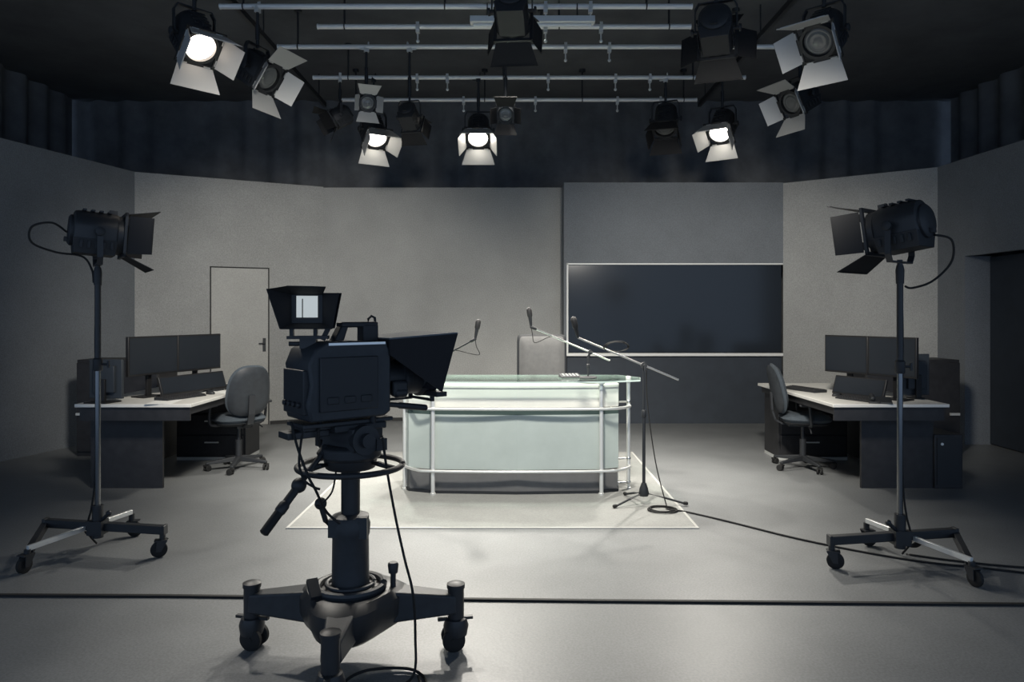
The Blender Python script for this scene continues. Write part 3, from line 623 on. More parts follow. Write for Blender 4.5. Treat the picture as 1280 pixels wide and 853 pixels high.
# teleprompter hood: wide opening forward, narrow behind
A = [(-0.125, 0.12, 0.27), (0.125, 0.12, 0.27), (0.125, 0.12, 0.337), (-0.125, 0.12, 0.337)]
Bq = [(-0.19, 0.345, 0.10), (0.19, 0.345, 0.10), (0.19, 0.43, 0.358), (-0.19, 0.43, 0.358)]
tp = MB()
tp.plate([A[1], Bq[1], Bq[2], A[2]], 0.006); tp.plate([A[0], Bq[0], Bq[3], A[3]], 0.006)
tp.plate([A[0], A[1], A[2], A[3]], 0.006)
th_ = tp.build('prompter_hood', M_cloth, cm)
MB().plate([(-0.125, 0.12, 0.34), (0.125, 0.12, 0.34), (0.19, 0.43, 0.361), (-0.19, 0.43, 0.361)], 0.006).build('hood_top', M_hoodtop, th_)
MB().plate([(-0.17, 0.325, 0.11), (0.17, 0.325, 0.11), (0.125, 0.39, 0.34), (-0.125, 0.39, 0.34)], 0.003).build('beam_splitter', M_lens, th_)
tm = MB(); tm.bx(-0.15, 0.15, 0.345, 0.40, 0.075, 0.097); tm.bx(-0.10, -0.088, 0.10, 0.37, 0.045, 0.057); tm.bx(-0.10, -0.088, 0.35, 0.37, 0.05, 0.08); tm.bx(-0.095, 0.095, 0.355, 0.37, 0.05, 0.062); tm.bx(0.083, 0.095, 0.35, 0.37, 0.05, 0.08)
tm.build('prompter_monitor', M_black, cm, bevel=0.003)
# cables of camera and pedestal
def wcab(name, pts, r, parent, off):
    return MB().tube(bez([Vector(p) - Vector(off) for p in pts]), r, 8).build(name, M_rubber, parent)
PO = (PX, PY, 0)
wcab('cable', [P(364, 528, 2.9), P(372, 560, 2.86), P(385, 595, 2.86), P(394, 612, 2.86), P(408, 640, 2.95), P(425, 655, 2.98)], 0.0055, pd, PO)
wcab('cable', [P(380, 530, 2.92), P(376, 555, 2.9), P(374, 580, 2.88), P(380, 600, 2.86), P(392, 609, 2.86), P(400, 612, 2.86)], 0.005, pd, PO)
wcab('cable', [P(420, 590, 3.0), P(415, 615, 2.95), P(402, 630, 2.95), P(396, 632, 2.93)], 0.004, pd, PO)
wcab('cable', [P(478, 545, 3.0), P(484, 590, 3.0), P(495, 650, 3.0), P(506, 700, 2.97), P(516, 742, 2.93), (-0.40, 2.98, 0.14), (-0.40, 2.90, 0.02), (-0.5, 2.82, 0.008), (-0.62, 2.86, 0.008)], 0.0055, pd, PO)
wcab('floor_cable_loop', [(-0.58, 2.80, 0.006), (-0.42, 2.74, 0.006), (-0.34, 2.86, 0.006), (-0.42, 2.98, 0.01), (-0.60, 2.96, 0.014), (-0.66, 2.84, 0.014), (-0.5, 2.72, 0.012), (-0.36, 2.78, 0.012), (-0.38, 2.92, 0.012)], 0.006, pd, PO)
wcab('cable', [P(404, 520, 2.95), P(398, 540, 2.93), P(400, 556, 2.95), (-0.80, 3.02, 0.95)], 0.006, pd, PO)

# ------------------------------------------------------------------ glass news desk
nd = thing('news_desk', 'curved glass news desk with bright steel posts and rails', 'desk', (0, 5.87, 0))
Z0 = 0.006
fpoly = [(-0.90, 0.20), (-0.862, 0.13), (-0.646, 0.05), (0.04, 0.01), (0.72, 0.05), (0.885, 0.12), (0.90, 0.20)]
def body_prism(mb, poly, z0, z1, back=0.46):
    pts = poly + [(poly[-1][0], back), (poly[0][0], back)]
    return mb.extr(pts, z0, z1)
def panel_strip(mb, poly, z0, z1, th):
    """thin panel following the front line"""
    n = len(poly); off = []
    for i, (x, y) in enumerate(poly):
        a = Vector(poly[max(i - 1, 0)]); c = Vector(poly[min(i + 1, n - 1)]); d_ = (c - a).normalized(); off.append((x - d_.y * th, y + d_.x * th))
    return mb.extr(list(poly) + list(reversed(off)), z0, z1)
panel_strip(MB(), fpoly, 0.715, 0.875, 0.02).build('upper_fascia', M_whitelam, nd, smooth=False)
panel_strip(MB(), fpoly, 0.655, 0.705, 0.02).build('green_strip', M_frostdark, nd, smooth=False)  # dark green glass strip below the white fascia
panel_strip(MB(), fpoly, 0.205, 0.655, 0.012).build('front_glass', M_frost, nd, smooth=False)
panel_strip(MB(), [(x * .99, y + 0.012) for x, y in fpoly], Z0 + 0.022, 0.198, 0.02).build('kick_panel', M_kick, nd, smooth=False)
panel_strip(MB(), fpoly, Z0, Z0 + 0.022, 0.02).build('plinth', M_black, nd, smooth=False)
sd = MB(); sd.bx(-0.895, -0.875, 0.20, 0.55, Z0, 0.875); sd.bx(0.875, 0.895, 0.20, 0.55, Z0, 0.875); sd.build('side_panel', M_whitelam, nd, smooth=False)
wt = MB(); body_prism(wt, [(x * 1.0, y - 0.01) for x, y in fpoly], 0.875, 0.897, 0.56); wt.build('worktop', M_whitelam, nd, bevel=0.003)
# glass top, wider than the body
gt = [(-1.06, 0.30), (-1.02, 0.10), (-0.70, -0.05), (0.04, -0.09), (0.76, -0.05), (1.06, 0.08), (1.10, 0.30), (0.95, 0.56), (-0.93, 0.56)]
gtp = MB().extr(gt, 0.925, 0.937).build('glass_top', M_glasstop, nd, smooth=False)
ge = MB(); gv = [Vector(q) for q in gt]; gc = Vector((0.02, 0.25))
gi = [q + (gc - q).normalized() * 0.004 for q in gv]; go = [q + (q - gc).normalized() * 0.001 for q in gv]
ge.rings([[(q.x, q.y, 0.9245) for q in go], [(q.x, q.y, 0.9375) for q in go], [(q.x, q.y, 0.9375) for q in gi], [(q.x, q.y, 0.9245) for q in gi]], closed=True)
ge.build('glass_edge', M_glassedge, gtp, smooth=False)
posts = [(-0.646, 0.012), (0.73, 0.012), (0.985, 0.22), (-0.905, 0.20), (0.9, 0.52), (-0.85, 0.52)]
for i, (x, y) in enumerate(posts):
    pm = MB(); pm.cyl((x, y, Z0), (x, y, 0.925), 0.0165 if i > 1 else 0.017, n=18); pm.lathe((x, y, Z0), (0, 0, 1), [(0, 0.024), (0.012, 0.024), (0.016, 0.017)], 18); pm.lathe((x, y, 0.905), (0, 0, 1), [(0, 0.017), (0.006, 0.028), (0.02, 0.028)], 18)
    if i in (2, 3):
        pm.lathe((x, y, 0.935), (0, 0, 1), [(0, 0.022), (0.016, 0.022), (0.022, 0.015)], 16)
    pm.build('post', M_alu, nd)
for z in (0.708, 0.200):
    rr = bez([(-0.905, 0.20, z), (-0.80, 0.06, z), (-0.646, -0.006, z), (0.04, -0.035, z), (0.73, -0.006, z), (0.90, 0.06, z), (0.985, 0.16, z), (0.985, 0.22, z)], 8)
    MB().tube(rr, 0.0125, 10).build('rail', M_alu, nd)
cl = MB()
for z in (0.74, 0.26, 0.06): cl.cyl((0.885, 0.20, z), (0.985, 0.22, z), 0.008, n=8); cl.sphere((0.985, 0.22, z), 0.021, nu=12, nv=8); cl.cyl((-0.885, 0.20, z), (-0.905, 0.20, z), 0.008, n=8)
cl.build('side_bracket', M_steel, nd)

# papers and small things on the news desk
t = thing('telephone', 'small dark console with cables on the right part of the glass desk', 'console', (0.50, 6.18, 0.938), R(10))
MB().hexa([(-0.09, -0.06, 0), (0.09, -0.06, 0), (0.09, 0.06, 0), (-0.09, 0.06, 0), (-0.085, -0.055, 0.012), (0.085, -0.055, 0.012), (0.085, 0.055, 0.03), (-0.085, 0.055, 0.03)]).build('console_body', M_black, t, bevel=0.003)
bt = MB()
for i in range(5):
    for j in range(3): bt.box((-0.06 + 0.03 * i, -0.03 + 0.03 * j, 0.0185 + 0.0048 * j), (0.016, 0.016, 0.006))
bt.build('buttons', M_alu, t)
t.name = 'intercom_console'

# ------------------------------------------------------------------ microphones
def mic(parent, p, d, L=0.16, r=0.02):
    d = Vector(d).normalized(); p = Vector(p)
    mm = MB(); mm.lathe(p, d, [(0, 0.009), (0.01, 0.011), (L * .55, r * .8)], 14); m_ = mm.build('microphone', M_black, parent)
    MB().lathe(p + d * L * .5, d, [(0, r * .8), (0.008, r), (L * .4, r * 1.08), (L * .5, r * .8), (L * .55, r * .2)], 16).build('mic_grille', M_foam, m_)
    return m_
# floor boom stand, right of the desk
bs = thing('microphone_stand', 'black tripod boom microphone stand on the floor right of the glass desk', 'microphone stand', (1.02, 5.57, 0), 0, 'boom microphone stands')
pb = MB(); pb.lathe((0, 0, 0.075), (0, 0, 1), [(0, 0.034), (0.02, 0.04), (0.06, 0.032), (0.10, 0.018)], 18); pb.build('tripod_hub', M_black, bs)
for fx, fy in ((-0.235, -0.10), (0.32, -0.02), (-0.10, 0.28)):
    lg = MB(); lg.tube([(0, 0, 0.10), (fx * .5, fy * .5, 0.062), (fx, fy, 0.018)], 0.0085, 8); lo = lg.build('leg', M_black, bs)
    MB().lathe((fx * .94, fy * .94, 0.023), (fx, fy, -0.02), [(0, 0.010), (0.01, 0.0135), (0.03, 0.0135), (0.036, 0.008)], 10).build('rubber_foot', M_rubber, lo)
MB().cyl((0, 0, 0.10), (0, 0, 0.72), 0.0125, n=14).build('lower_tube', M_blackm, bs)
MB().cyl((0, 0, 0.70), (0, 0, 1.07), 0.009, n=12).lathe((0, 0, 0.68), (0, 0, 1), [(0, 0.014), (0.01, 0.018), (0.05, 0.018), (0.06, 0.012)], 14).build('upper_tube', M_blackm, bs)
piv = Vector((0, 0, 1.085)); bdir = Vector((0.92, 0.10, -0.385)).normalized()
ck = MB(); ck.cyl(piv + Vector((0, -0.02, 0)), piv + Vector((0, 0.02, 0)), 0.024, n=16); ck.cyl(piv + Vector((0, 0.0, 0)), piv + Vector((0, -0.045, 0.0)), 0.009, n=10); ck.box(piv + Vector((0.0, -0.05, -0.012)), (0.012, 0.012, 0.05)); ck.build('boom_clutch', M_black, bs)
MB().cyl(piv + bdir * 0.30, piv - bdir * 0.56, 0.0078, n=12).build('boom', M_steel, bs)
mm = mic(bs, piv - bdir * 0.56, (-0.25, -0.35, 0.9), 0.17, 0.022)
lp = MB()
lc = piv - bdir * 0.24 + Vector((0.0, 0, 0.055))
for k in range(3): lp.torus(lc + Vector((0.008 * k, 0.01 * k - .01, -0.004 * k)), (0.25 * (k - 1), 1, 0.3), 0.1 - 0.008 * k, 0.0045, 30, 6)
o = lp.build('hung_cable_loop', M_rubber, bs)
for vtx in o.data.vertices: vtx.co.z = lc.z + (vtx.co.z - lc.z) * 0.45
MB().tube(bez([Vector((0.02, 0.0, 1.05)), (0.025, 0.01, 0.85), (0.05, 0.0, 0.6), (0.09, -0.05, 0.3), (0.15, -0.12, 0.03), (0.155, -0.14, 0.012)]), 0.0045, 8).build('cable', M_rubber, bs)
# cable coiled at its foot, running off over the floor to the right
cc = [(1.16, 5.43, 0.012)]
for k in range(18): a = R(40 * k); cc.append((1.13 + 0.10 * math.cos(a) + 0.01 * math.sin(k), 5.40 + 0.09 * math.sin(a), 0.012 + 0.0006 * k))
cc += [(1.30, 5.36, 0.008), (1.55, 5.10, 0.007), (1.85, 4.75, 0.007), (2.15, 4.48, 0.007), (2.45, 4.28, 0.007), (2.75, 4.17, 0.007), (3.2, 3.98, 0.007)]
tag(MB().tube(bez(cc, 5), 0.0062, 7).build('floor_cable', M_rubber), 'black cable coiled by the tripod and trailing away over the floor to the right', 'cable')
tag(MB().tube(bez([(2.42, 4.42, 0.007), (2.6, 4.32, 0.007), (2.85, 4.22, 0.007), (3.1, 4.16, 0.007), (3.6, 4.05, 0.007)], 6), 0.006, 7).build('floor_cable', M_rubber), 'short black cable on the floor leaving the base of the right light stand', 'cable')

def desk_stand(lab, x, y, zt, a, b_, md, loc_z=0.937):
    """small table stand; a = boom end that carries the microphone, b_ = its tail"""
    t = thing('microphone_stand', lab, 'microphone stand', (x, y, loc_z), 0, 'boom microphone stands')
    off = Vector((x, y, loc_z)); a = Vector(a) - off; b_ = Vector(b_) - off
    MB().lathe((0, 0, 0), (0, 0, 1), [(0, 0.075), (0.01, 0.075), (0.016, 0.06), (0.018, 0.015)], 28).build('round_base', M_black, t)
    zt -= loc_z
    MB().cyl((0, 0, 0.015), (0, 0, zt), 0.008, n=12).lathe((0, 0, zt * .45), (0, 0, 1), [(0, 0.010), (0.005, 0.014), (0.03, 0.014), (0.035, 0.009)], 12).build('pole', M_blackm, t)
    dd = (a - b_).normalized(); pv = b_ + dd * max(0.0, (Vector((0, 0, zt)) - b_).dot(dd))
    ck = MB(); ck.cyl(pv + Vector((0, -0.018, 0)), pv + Vector((0, 0.018, 0)), 0.02, n=14); ck.cyl(pv, (0, 0, zt - 0.03), 0.010, n=10); ck.box(pv + Vector((0.01, -0.03, 0)), (0.035, 0.012, 0.012)); ck.build('boom_clutch', M_black, t)
    MB().cyl(a, b_, 0.0072, n=12).build('boom', M_blackm if md[0] > 0 else M_steel, t)
    h = MB(); h.lathe(a - dd * 0.05, dd, [(0, 0.008), (0.01, 0.013), (0.05, 0.013), (0.06, 0.008)], 12); h.cyl(a, a + Vector(md).normalized() * 0.02, 0.011, n=10); h.build('mic_clip', M_black, t)
    mic(t, a + Vector(md).normalized() * 0.01, md, 0.15, 0.021)
    n = a + Vector((0, 0.0, 0))
    MB().tube(bez([n, n + Vector((0.01, -0.01, -0.06)), n + Vector((0.03, -0.01, -0.13)), n - dd * 0.15 + Vector((0, -0.01, -0.03)), n - dd * 0.2]), 0.0035, 6).build('cable', M_rubber, t)
desk_stand('steel boom microphone stand on the glass desk, microphone raised before the desk chair', 0.645, 6.10, 1.13, P(664, 409, 6.0), P(762, 451, 6.12), (-0.12, 0, 1))
desk_stand('boom microphone stand on the left of the glass desk, half hidden by the studio camera', -0.66, 6.06, 1.06, P(594, 424, 5.95), P(520, 464, 6.07), (0.18, 0, 1))

# ------------------------------------------------------------------ chairs
def office_chair(lab, loc, yaw, lift=0.0, arms=True):
    t = thing('office_chair', lab, 'chair', loc, yaw, 'office chairs at the side desks')
    for k in range(5):
        a = R(90 + 72 * k); T = Matrix.Rotation(a, 4, 'Z')
        lb = MB(T); lb.hexa([(0.02, -0.028, 0.075), (0.29, -0.016, 0.065), (0.29, 0.016, 0.065), (0.02, 0.028, 0.075), (0.02, -0.022, 0.125), (0.29, -0.012, 0.085), (0.29, 0.012, 0.085), (0.02, 0.022, 0.125)])
        lo = lb.build('base_leg', M_black, t, bevel=0.005)
        w = MB(T @ Matrix.Translation(Vector((0.285, 0, 0))) @ Matrix.Rotation(R(35 * k), 4, 'Z'))
        for s_ in (-1, 1): w.lathe((-0.012, s_ * 0.016 - 0.009, 0.029), (0, 1, 0), [(0, 0.012), (0, 0.025), (0.004, 0.029), (0.014, 0.029), (0.018, 0.025), (0.018, 0.012)], 18)
        w.cyl((0, 0, 0.03), (0, 0, 0.072), 0.009, n=8); w.box((0, 0, 0.052), (0.04, 0.045, 0.014))
        w.build('caster', M_rubber, lo)
    MB().cyl((0, 0, 0.07), (0, 0, 0.28), 0.030, n=16).cyl((0, 0, 0.27), (0, 0, 0.42), 0.018, n=14).build('gas_column', M_blackm, t)
    mc = MB(); mc.box((0, -0.02, 0.425), (0.15, 0.24, 0.04)); mc.tube([(0.06, 0, 0.42), (0.2, 0.02, 0.41), (0.25, 0.02, 0.37)], 0.007, 8); mc.build('seat_mechanism', M_black, t)
    S = Matrix.Translation(Vector((0, 0.02, 0.485))) @ Matrix.Rotation(R(90), 4, 'X')
    MB().pillow(S, 0.47, 0.46, 0.10, 3.4, 0.0).build('seat', M_fabric, t)
    MB().pillow(Matrix.Translation(Vector((0, 0.02, 0.452))) @ Matrix.Rotation(R(90), 4, 'X'), 0.44, 0.43, 0.06, 3.4).build('seat_shell', M_black, t)
    Bk = Matrix.Translation(Vector((0, -0.245, 0.765 + lift))) @ Matrix.Rotation(R(11), 4, 'X')
    MB().pillow(Bk, 0.42, 0.49, 0.085, 2.8, 0.035, 0.18).build('backrest', M_fabric, t)
    MB().pillow(Bk @ Matrix.Translation(Vector((0, -0.028, 0))), 0.40, 0.47, 0.05, 2.8, 0.035, 0.18).build('back_shell', M_camgrey, t)
    br = MB(); pts = [(0, -0.08, 0.42), (0, -0.19, 0.425), (0, -0.255, 0.46), (0, -0.285, 0.55), (0, -0.295, 0.72 + lift)]
    for a, c in zip(pts[:-1], pts[1:]):
        a, c = Vector(a), Vector(c); dd = (c - a).normalized(); nn = Vector((1, 0, 0)).cross(dd)
        br.rings([[p + Vector((1, 0, 0)) * x * 0.03 + nn * y * 0.008 for x, y in ((-1, -1), (1, -1), (1, 1), (-1, 1))] for p in (a - dd * .006, c + dd * .006)])
    br.build('back_bracket', M_black, t)
    if arms:
        for s_ in (-1, 1):
            a = MB(); a.tube(bez([(s_ * 0.12, 0.02, 0.43), (s_ * 0.25, 0.02, 0.44), (s_ * 0.275, 0.01, 0.52), (s_ * 0.27, 0.0, 0.625)], 6), 0.014, 8)
            ao = a.build('armrest', M_black, t)
            MB().box((s_ * 0.265, 0.02, 0.632), (0.065, 0.22, 0.026)).build('arm_pad', M_black, ao, bevel=0.01, seg=3)
    return t
office_chair('slate fabric office chair at the left desk, back turned to the lens', (-2.62, 6.90, 0), math.atan2(0.72, -0.70) - PI / 2)
office_chair('slate fabric office chair at the right desk, seen side on', (2.80, 6.93, 0), math.atan2(-0.16, 0.97) - PI / 2)
# grey chair behind the news desk
ec = thing('desk_chair', 'grey square high-backed chair standing behind the glass news desk', 'chair', (0.30, 6.98, 0), R(180))
for k in range(5):
    a = R(90 + 72 * k); T = Matrix.Rotation(a, 4, 'Z')
    lo = MB(T).hexa([(0.02, -0.028, 0.075), (0.30, -0.016, 0.065), (0.30, 0.016, 0.065), (0.02, 0.028, 0.075), (0.02, -0.022, 0.125), (0.30, -0.012, 0.085), (0.30, 0.012, 0.085), (0.02, 0.022, 0.125)]).build('base_leg', M_steel, ec, bevel=0.005)
    w = MB(T); w.lathe((0.285, -0.012, 0.029), (0, 1, 0), [(0, 0.02), (0.003, 0.029), (0.021, 0.029), (0.024, 0.02)], 16); w.cyl((0.295, 0, 0.03), (0.295, 0, 0.07), 0.008, n=8); w.build('caster', M_rubber, lo)
MB().cyl((0, 0, 0.07), (0, 0, 0.46), 0.026, n=16).build('gas_column', M_steel, ec)
MB().pillow(Matrix.Translation(Vector((0, 0.0, 0.52))) @ Matrix.Rotation(R(90), 4, 'X'), 0.50, 0.50, 0.13, 6).build('seat', M_fabricgrey, ec)
EB = Matrix.Translation(Vector((0, -0.23, 0.90))) @ Matrix.Rotation(R(6), 4, 'X')
MB().pillow(EB, 0.455, 0.72, 0.07, 14).build('backrest', M_fabricgrey, ec)
MB().pillow(EB @ Matrix.Translation(Vector((0, -0.04, 0.0))), 0.50, 0.765, 0.06, 16).build('back_shell', M_black, ec)
for s_ in (-1, 1):
    MB().tube(bez([(s_ * 0.24, 0.12, 0.48), (s_ * 0.27, 0.12, 0.6), (s_ * 0.27, 0.08, 0.70), (s_ * 0.27, -0.1, 0.70), (s_ * 0.25, -0.21, 0.66)], 6), 0.016, 8).build('armrest', M_black, ec)

# ------------------------------------------------------------------ side desks and what stands on them
def side_desk(lab, sx):
    t = thing('desk', lab, 'desk', (sx * 3.12, 6.82, 0), 0, 'control desks')
    x0, x1 = -0.48, 0.48          # x0 = wall side, in mirrored coordinates the room side is -sx
    def X(v): return -sx * v      # v>0 towards the room centre
    def bb(mb, va, vb, *r): return mb.bx(min(X(va), X(vb)), max(X(va), X(vb)), *r)
    bb(MB(), x0, x1, -0.90, 0.92, 0.712, 0.74).build('desk_top', M_deskwhite, t, bevel=0.004)
    bb(MB(), x0 + 0.02, 0.15, -0.70, -0.672, 0, 0.712).build('end_panel', M_deskdark, t, smooth=False)
    ap = MB(); bb(ap, x0 + 0.03, x1 - 0.02, -0.875, -0.855, 0.60, 0.710); bb(ap, x1 - 0.045, x1 - 0.025, -0.86, 0.86, 0.65, 0.710); ap.build('apron', M_deskdark, t, smooth=False)
    bb(MB(), x0 + 0.02, x0 + 0.045, -0.68, 0.86, 0.0, 0.71).build('back_panel', M_deskdark, t, smooth=False)
    bb(MB(), -0.28, -0.02, -0.35, -0.33, 0.0, 0.70).build('inner_panel', M_deskdark, t, smooth=False)
    dp = bb(MB(), -0.28, x1 - 0.06, 0.48, 0.88, 0.03, 0.70).build('drawer_unit', M_deskdark, t, bevel=0.004)
    for i in range(3):
        z0 = 0.05 + i * 0.215
        dw = bb(MB(), -0.26, x1 - 0.08, 0.455, 0.478, z0, z0 + 0.20).build('drawer_front', M_deskdark, dp, bevel=0.003)
    hnd = MB()
    for i in range(3):
        z0 = 0.05 + i * 0.215 + 0.13; bb(hnd, 0.02, 0.16, 0.435, 0.445, z0, z0 + 0.012); bb(hnd, 0.03, 0.04, 0.44, 0.46, z0, z0 + 0.012); bb(hnd, 0.14, 0.15, 0.44, 0.46, z0, z0 + 0.012)
    hnd.build('drawer_handles', M_alu, dp)
    bb(MB(), -0.28, x1 - 0.06, 0.48, 0.88, 0.0, 0.03).build('plinth', M_alu, dp, smooth=False)
    return t
side_desk('pale-topped dark control desk on the left side of the studio', -1)
side_desk('pale-topped dark control desk on the right side of the studio', 1)

def monitor(lab, c, yaw, w, h, zb=0.115, group='monitors on the control desks', tilt=0.0, back=M_monitor, zt=0.74, fw=1.0):
    """stands on the desk; screen looks along local -y"""
    t = thing('monitor', lab, 'monitor', (c[0], c[1], zt), yaw, group)
    T = Matrix.Translation(Vector((0, 0, zb + h / 2))) @ Matrix.Rotation(tilt, 4, 'X')
    b_ = MB(T); b_.bx(-w / 2, w / 2, -0.012, 0.018, -h / 2, h / 2); b_.bx(-w * .32, w * .32, 0.018, 0.045, -h * .34, h * .34); b_.build('case', back, t, bevel=0.004)
    MB(T).bx(-w / 2 + 0.014, w / 2 - 0.014, -0.0145, -0.0115, -h / 2 + 0.018, h / 2 - 0.014).build('screen', M_monscreen, t)
    s = MB(); s.bx(-0.025, 0.025, 0.04, 0.065, 0.01, zb + h * .5); s.build('stand_neck', M_monitor, t, bevel=0.003)
    s = MB(); s.extr([(-0.12 * fw, -0.02), (0.12 * fw, -0.02), (0.10 * fw, 0.15 * fw), (-0.10 * fw, 0.15 * fw)], 0.0, 0.012); s.build('stand_foot', M_monitor, t, bevel=0.004)
    return t
def along(a, b, t): return Vector(a) * (1 - t) + Vector(b) * t
# left: two wide monitors side by side, running back along the desk
a, b_ = Vector((-3.30, 6.17)), Vector((-2.93, 7.22)); dl = (b_ - a).normalized(); yawl = math.atan2(dl.y, dl.x)
L2 = (b_ - a).length
for k, lab in enumerate(('wide black monitor on the left desk, the nearer of its side-by-side pair', 'wide black monitor on the left desk, the further of its side-by-side pair')):
    c = along(a, b_, (0.25, 0.75)[k]); monitor(lab, c + Vector((-dl.y, dl.x)) * 0.0, yawl, L2 / 2 - 0.004, 0.345, 0.20)
def low_screen(lab, c, yaw, w, h):
    t = thing('tilted_control_screen', lab, 'screen', (c[0], c[1], 0.74), yaw, 'low control screens')
    T = Matrix.Translation(Vector((0, 0, 0.015 + h / 2))) @ Matrix.Rotation(-R(18), 4, 'X')
    MB(T).bx(-w / 2, w / 2, -0.012, 0.012, -h / 2, h / 2).build('case', M_monitor, t, bevel=0.004)
    MB(T).bx(-w / 2 + 0.014, w / 2 - 0.014, -0.0145, -0.0115, -h / 2 + 0.014, h / 2 - 0.014).build('screen', M_monscreen, t)
    for s_ in (-1, 1):
        MB().tube([(s_ * w * .42, 0.03, h * .8), (s_ * w * .42, 0.05, 0.006), (s_ * w * .42, -0.06, 0.006)], 0.006, 8).build('support_leg', M_steel, t)
    return t
nl = Vector((dl.y, -dl.x))
low_screen('low tilted black touch screen under the left desk monitors', along(a, b_, 0.56) + nl * 0.13, yawl, 0.80, 0.17)
# right: two monitors
a2, b2 = Vector((3.37, 5.98)), Vector((2.97, 6.82)); dr_ = (a2 - b2).normalized(); yawr = math.atan2(dr_.y, dr_.x)
L3 = (b2 - a2).length
for k, lab in enumerate(('wide black monitor on the right desk, nearer one behind the light stand pole', 'wide black monitor on the right desk, further one in clear view')):
    c = along(a2, b2, (0.25, 0.75)[k]); monitor(lab, c, yawr, L3 / 2 - 0.004, 0.345, 0.20)
nr = Vector((dr_.y, -dr_.x))
low_screen('low tilted black touch screen under the right desk monitors', along(a2, b2, 0.50) + nr * 0.12, yawr, 0.52, 0.17)
# monitors seen from behind at the near ends
monitor('grey-backed screen at the near left end of the left desk, turned away', (-3.42, 6.08), R(172), 0.30, 0.33, 0.03, back=M_monback)
monitor('grey-backed screen at the near right end of the right desk, turned away', (3.54, 6.34), R(188), 0.27, 0.36, 0.03, back=M_monback, fw=0.5)
# keyboards
def keyboard(lab, x, y, rz):
    t = thing('keyboard', lab, 'keyboard', (x, y, 0.741), rz, 'keyboards on the control desks')
    MB().hexa([(-0.22, -0.075, 0), (0.22, -0.075, 0), (0.22, 0.075, 0), (-0.22, 0.075, 0), (-0.22, -0.075, 0.012), (0.22, -0.075, 0.012), (0.22, 0.075, 0.026), (-0.22, 0.075, 0.026)]).build('case', M_black, t, bevel=0.003)
    k = MB()
    for r_ in range(5):
        for c in range(17): k.box((-0.204 + c * 0.0255, -0.054 + r_ * 0.026, 0.0165 + r_ * 0.0024), (0.02, 0.02, 0.009))
    k.build('keys', M_key, t, smooth=False)
def mouse(lab, x, y, rz):
    t = thing('computer_mouse', lab, 'mouse', (x, y, 0.741), rz, 'mice on the control desks')
    MB().sphere((0, 0, 0.008), 0.03, (1, 1.75, 0.85), 18, 10).build('shell', M_black, t)
    for o_ in t.children:
        for v_ in o_.data.vertices: v_.co.z = max(v_.co.z, 0.0)
    MB().cyl((-0.003, 0.03, 0.028), (0.003, 0.03, 0.028), 0.008, n=10).build('wheel', M_camgrey, t)
keyboard('black keyboard on the left desk in front of the nearer monitor', -2.92, 6.35, yawl - R(2))
keyboard('black keyboard on the left desk in front of the further monitor', -2.86, 7.12, R(80))
mouse('black mouse beside the nearer keyboard on the left desk', -2.79, 6.66, R(60))
keyboard('black keyboard on the right desk in front of the nearer monitor', 3.0, 6.16, yawr)
keyboard('black keyboard on the right desk next to the office chair', 2.83, 6.98, R(-70))
mouse('black mouse by the near keyboard on the right desk', 2.93, 6.50, R(-60))
for lab, x, y, rz in (('white paper sheet on the left desk at its near edge', -2.93, 6.06, R(8)), ('white paper sheet on the left desk beside the mouse', -2.78, 6.86, R(70))):
    o = MB().box((x, y, 0.7415), (0.21, 0.297, 0.001), rz).build('paper_sheet', M_paper); tag(o, lab, 'paper', 'sheets on the left desk')
# desk telephone on the right desk
t = thing('telephone', 'dark desk telephone on the right desk near its front edge', 'telephone', (3.06, 5.985, 0.741), R(-20))
MB().hexa([(-0.09, -0.055, 0), (0.09, -0.055, 0), (0.09, 0.055, 0), (-0.09, 0.055, 0), (-0.085, -0.05, 0.015), (0.085, -0.05, 0.015), (0.085, 0.055, 0.05), (-0.085, 0.055, 0.05)]).build('base', M_black, t, bevel=0.004)
hs = MB(); hs.tube(bez([(-0.06, -0.03, 0.045), (-0.062, 0.0, 0.062), (-0.06, 0.04, 0.066)], 5), 0.013, 8); hs.sphere((-0.06, -0.035, 0.04), 0.02, nu=10, nv=8); hs.sphere((-0.06, 0.045, 0.058), 0.02, nu=10, nv=8); hs.build('handset', M_black, t)
# cabinets behind both desks
def cabinet(lab, x0, x1, y0, y1, h, hx):
    t = thing('cabinet', lab, 'cabinet', ((x0 + x1) / 2, (y0 + y1) / 2, 0), 0, 'low cabinets behind the desks')
    w, d_ = (x1 - x0) / 2, (y1 - y0) / 2
    MB().bx(-w, w, -d_, d_, 0.0, h).build('carcass', M_deskdark, t, bevel=0.004)
    for s_ in (-1, 1):
        dd = MB().bx(min(0, s_ * w) + 0.006, max(0, s_ * w) - 0.006, -d_ - 0.02, -d_ - 0.001, 0.05, h - 0.03).build('door', M_deskdark, t, bevel=0.003)
        hx_ = s_ * w * 0.86
        MB().bx(hx_ - 0.05, hx_ + 0.05, -d_ - 0.045, -d_ - 0.03, 0.43, 0.455).bx(hx_ - 0.045, hx_ - 0.035, -d_ - 0.035, -d_ - 0.02, 0.43, 0.455).bx(hx_ + 0.035, hx_ + 0.045, -d_ - 0.035, -d_ - 0.02, 0.43, 0.455).build('handle', M_alu, dd)
cabinet('tall dark cabinet behind the left desk against the side wall', -4.53, -3.68, 7.5, 7.92, 1.005, -1)
cabinet('tall dark cabinet behind the right desk against the side wall', 3.68, 4.66, 7.5, 7.92, 1.005, 1)
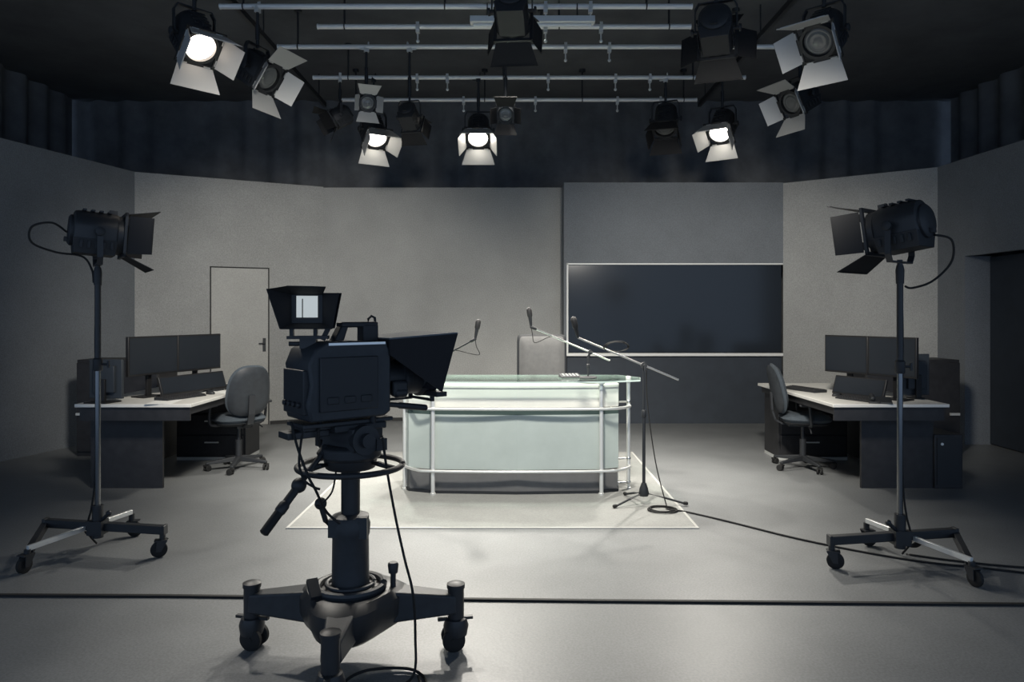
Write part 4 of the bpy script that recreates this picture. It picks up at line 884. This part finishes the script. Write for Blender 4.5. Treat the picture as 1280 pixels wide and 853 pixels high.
# computer tower under the right desk end
t = thing('equipment_case', 'dark equipment case on the floor by the near outer end of the right desk', 'case', (3.70, 6.30, 0))
MB().bx(-0.12, 0.12, -0.2, 0.2, 0.0, 0.46).build('shell', M_deskdark, t, bevel=0.006)
MB().bx(-0.10, 0.10, -0.206, -0.2, 0.03, 0.43).build('front_panel', M_black, t)
MB().cyl((-0.06, -0.205, 0.38), (-0.06, -0.211, 0.38), 0.012, n=12).build('power_button', M_alu, t)

# ------------------------------------------------------------------ light
def spot(name, loc, target, power, size=60, blend=0.6, col=(1, 0.95, 0.86), radius=0.09):
    l = bpy.data.lights.new(name, 'SPOT'); l.energy = power; l.spot_size = R(size); l.spot_blend = blend; l.color = col; l.shadow_soft_size = radius
    o = bpy.data.objects.new(name, l); COL.objects.link(o); o.location = loc
    dd = Vector(target) - Vector(loc); o.rotation_euler = dd.to_track_quat('-Z', 'Y').to_euler(); return o
# beams of the lit lamps in view, leaving just in front of their lenses
for f, p, yaw, tilt, lit in LIT:
    d_ = Vector((math.sin(R(yaw)) * math.cos(R(tilt)), math.cos(R(yaw)) * math.cos(R(tilt)), -math.sin(R(tilt))))
    spot('lamp_beam', p + d_ * 0.19, p + d_ * 2, (0, 600, 260)[lit], 62, 0.8, radius=0.10)
# unseen spots without fixtures, added to light the walls, desk and floor
spot('unseen_front_spot', (-1.3, 3.6, 3.1), (-2.7, 9.6, 0.4), 860, 70, 0.9, radius=0.25)
spot('unseen_front_spot', (1.3, 3.6, 3.1), (2.7, 9.6, 0.4), 860, 70, 0.9, radius=0.25)
spot('unseen_key_spot', (0.0, 3.7, 4.05), (0.0, 6.4, 0.4), 1100, 66, 0.8, radius=0.2)
spot('unseen_top_spot', (0.0, 6.9, 4.3), (0.0, 6.3, 0.0), 780, 84, 0.6, radius=0.2)
W = bpy.data.worlds.new('studio_world'); SC.world = W; W.use_nodes = True
bg = W.node_tree.nodes['Background']; bg.inputs[0].default_value = (0.50, 0.69, 1.0, 1); bg.inputs[1].default_value = 0.8

# ------------------------------------------------------------------ camera and colour
cd = bpy.data.cameras.new('camera'); cam = bpy.data.objects.new('camera', cd); COL.objects.link(cam)
cam.location = (0, 0, HC); cam.rotation_euler = (R(90), 0, 0)
cd.sensor_width = 36; cd.lens = FPX / 1280 * 36; cd.shift_y = -(426.5 - HY) / 1280
cd.clip_start = 0.05; cd.clip_end = 60
SC.camera = cam
vs = SC.view_settings; vs.view_transform = 'Standard'; vs.look = 'None'; vs.exposure = 0.0; vs.gamma = 1.0; vs.use_curve_mapping = False
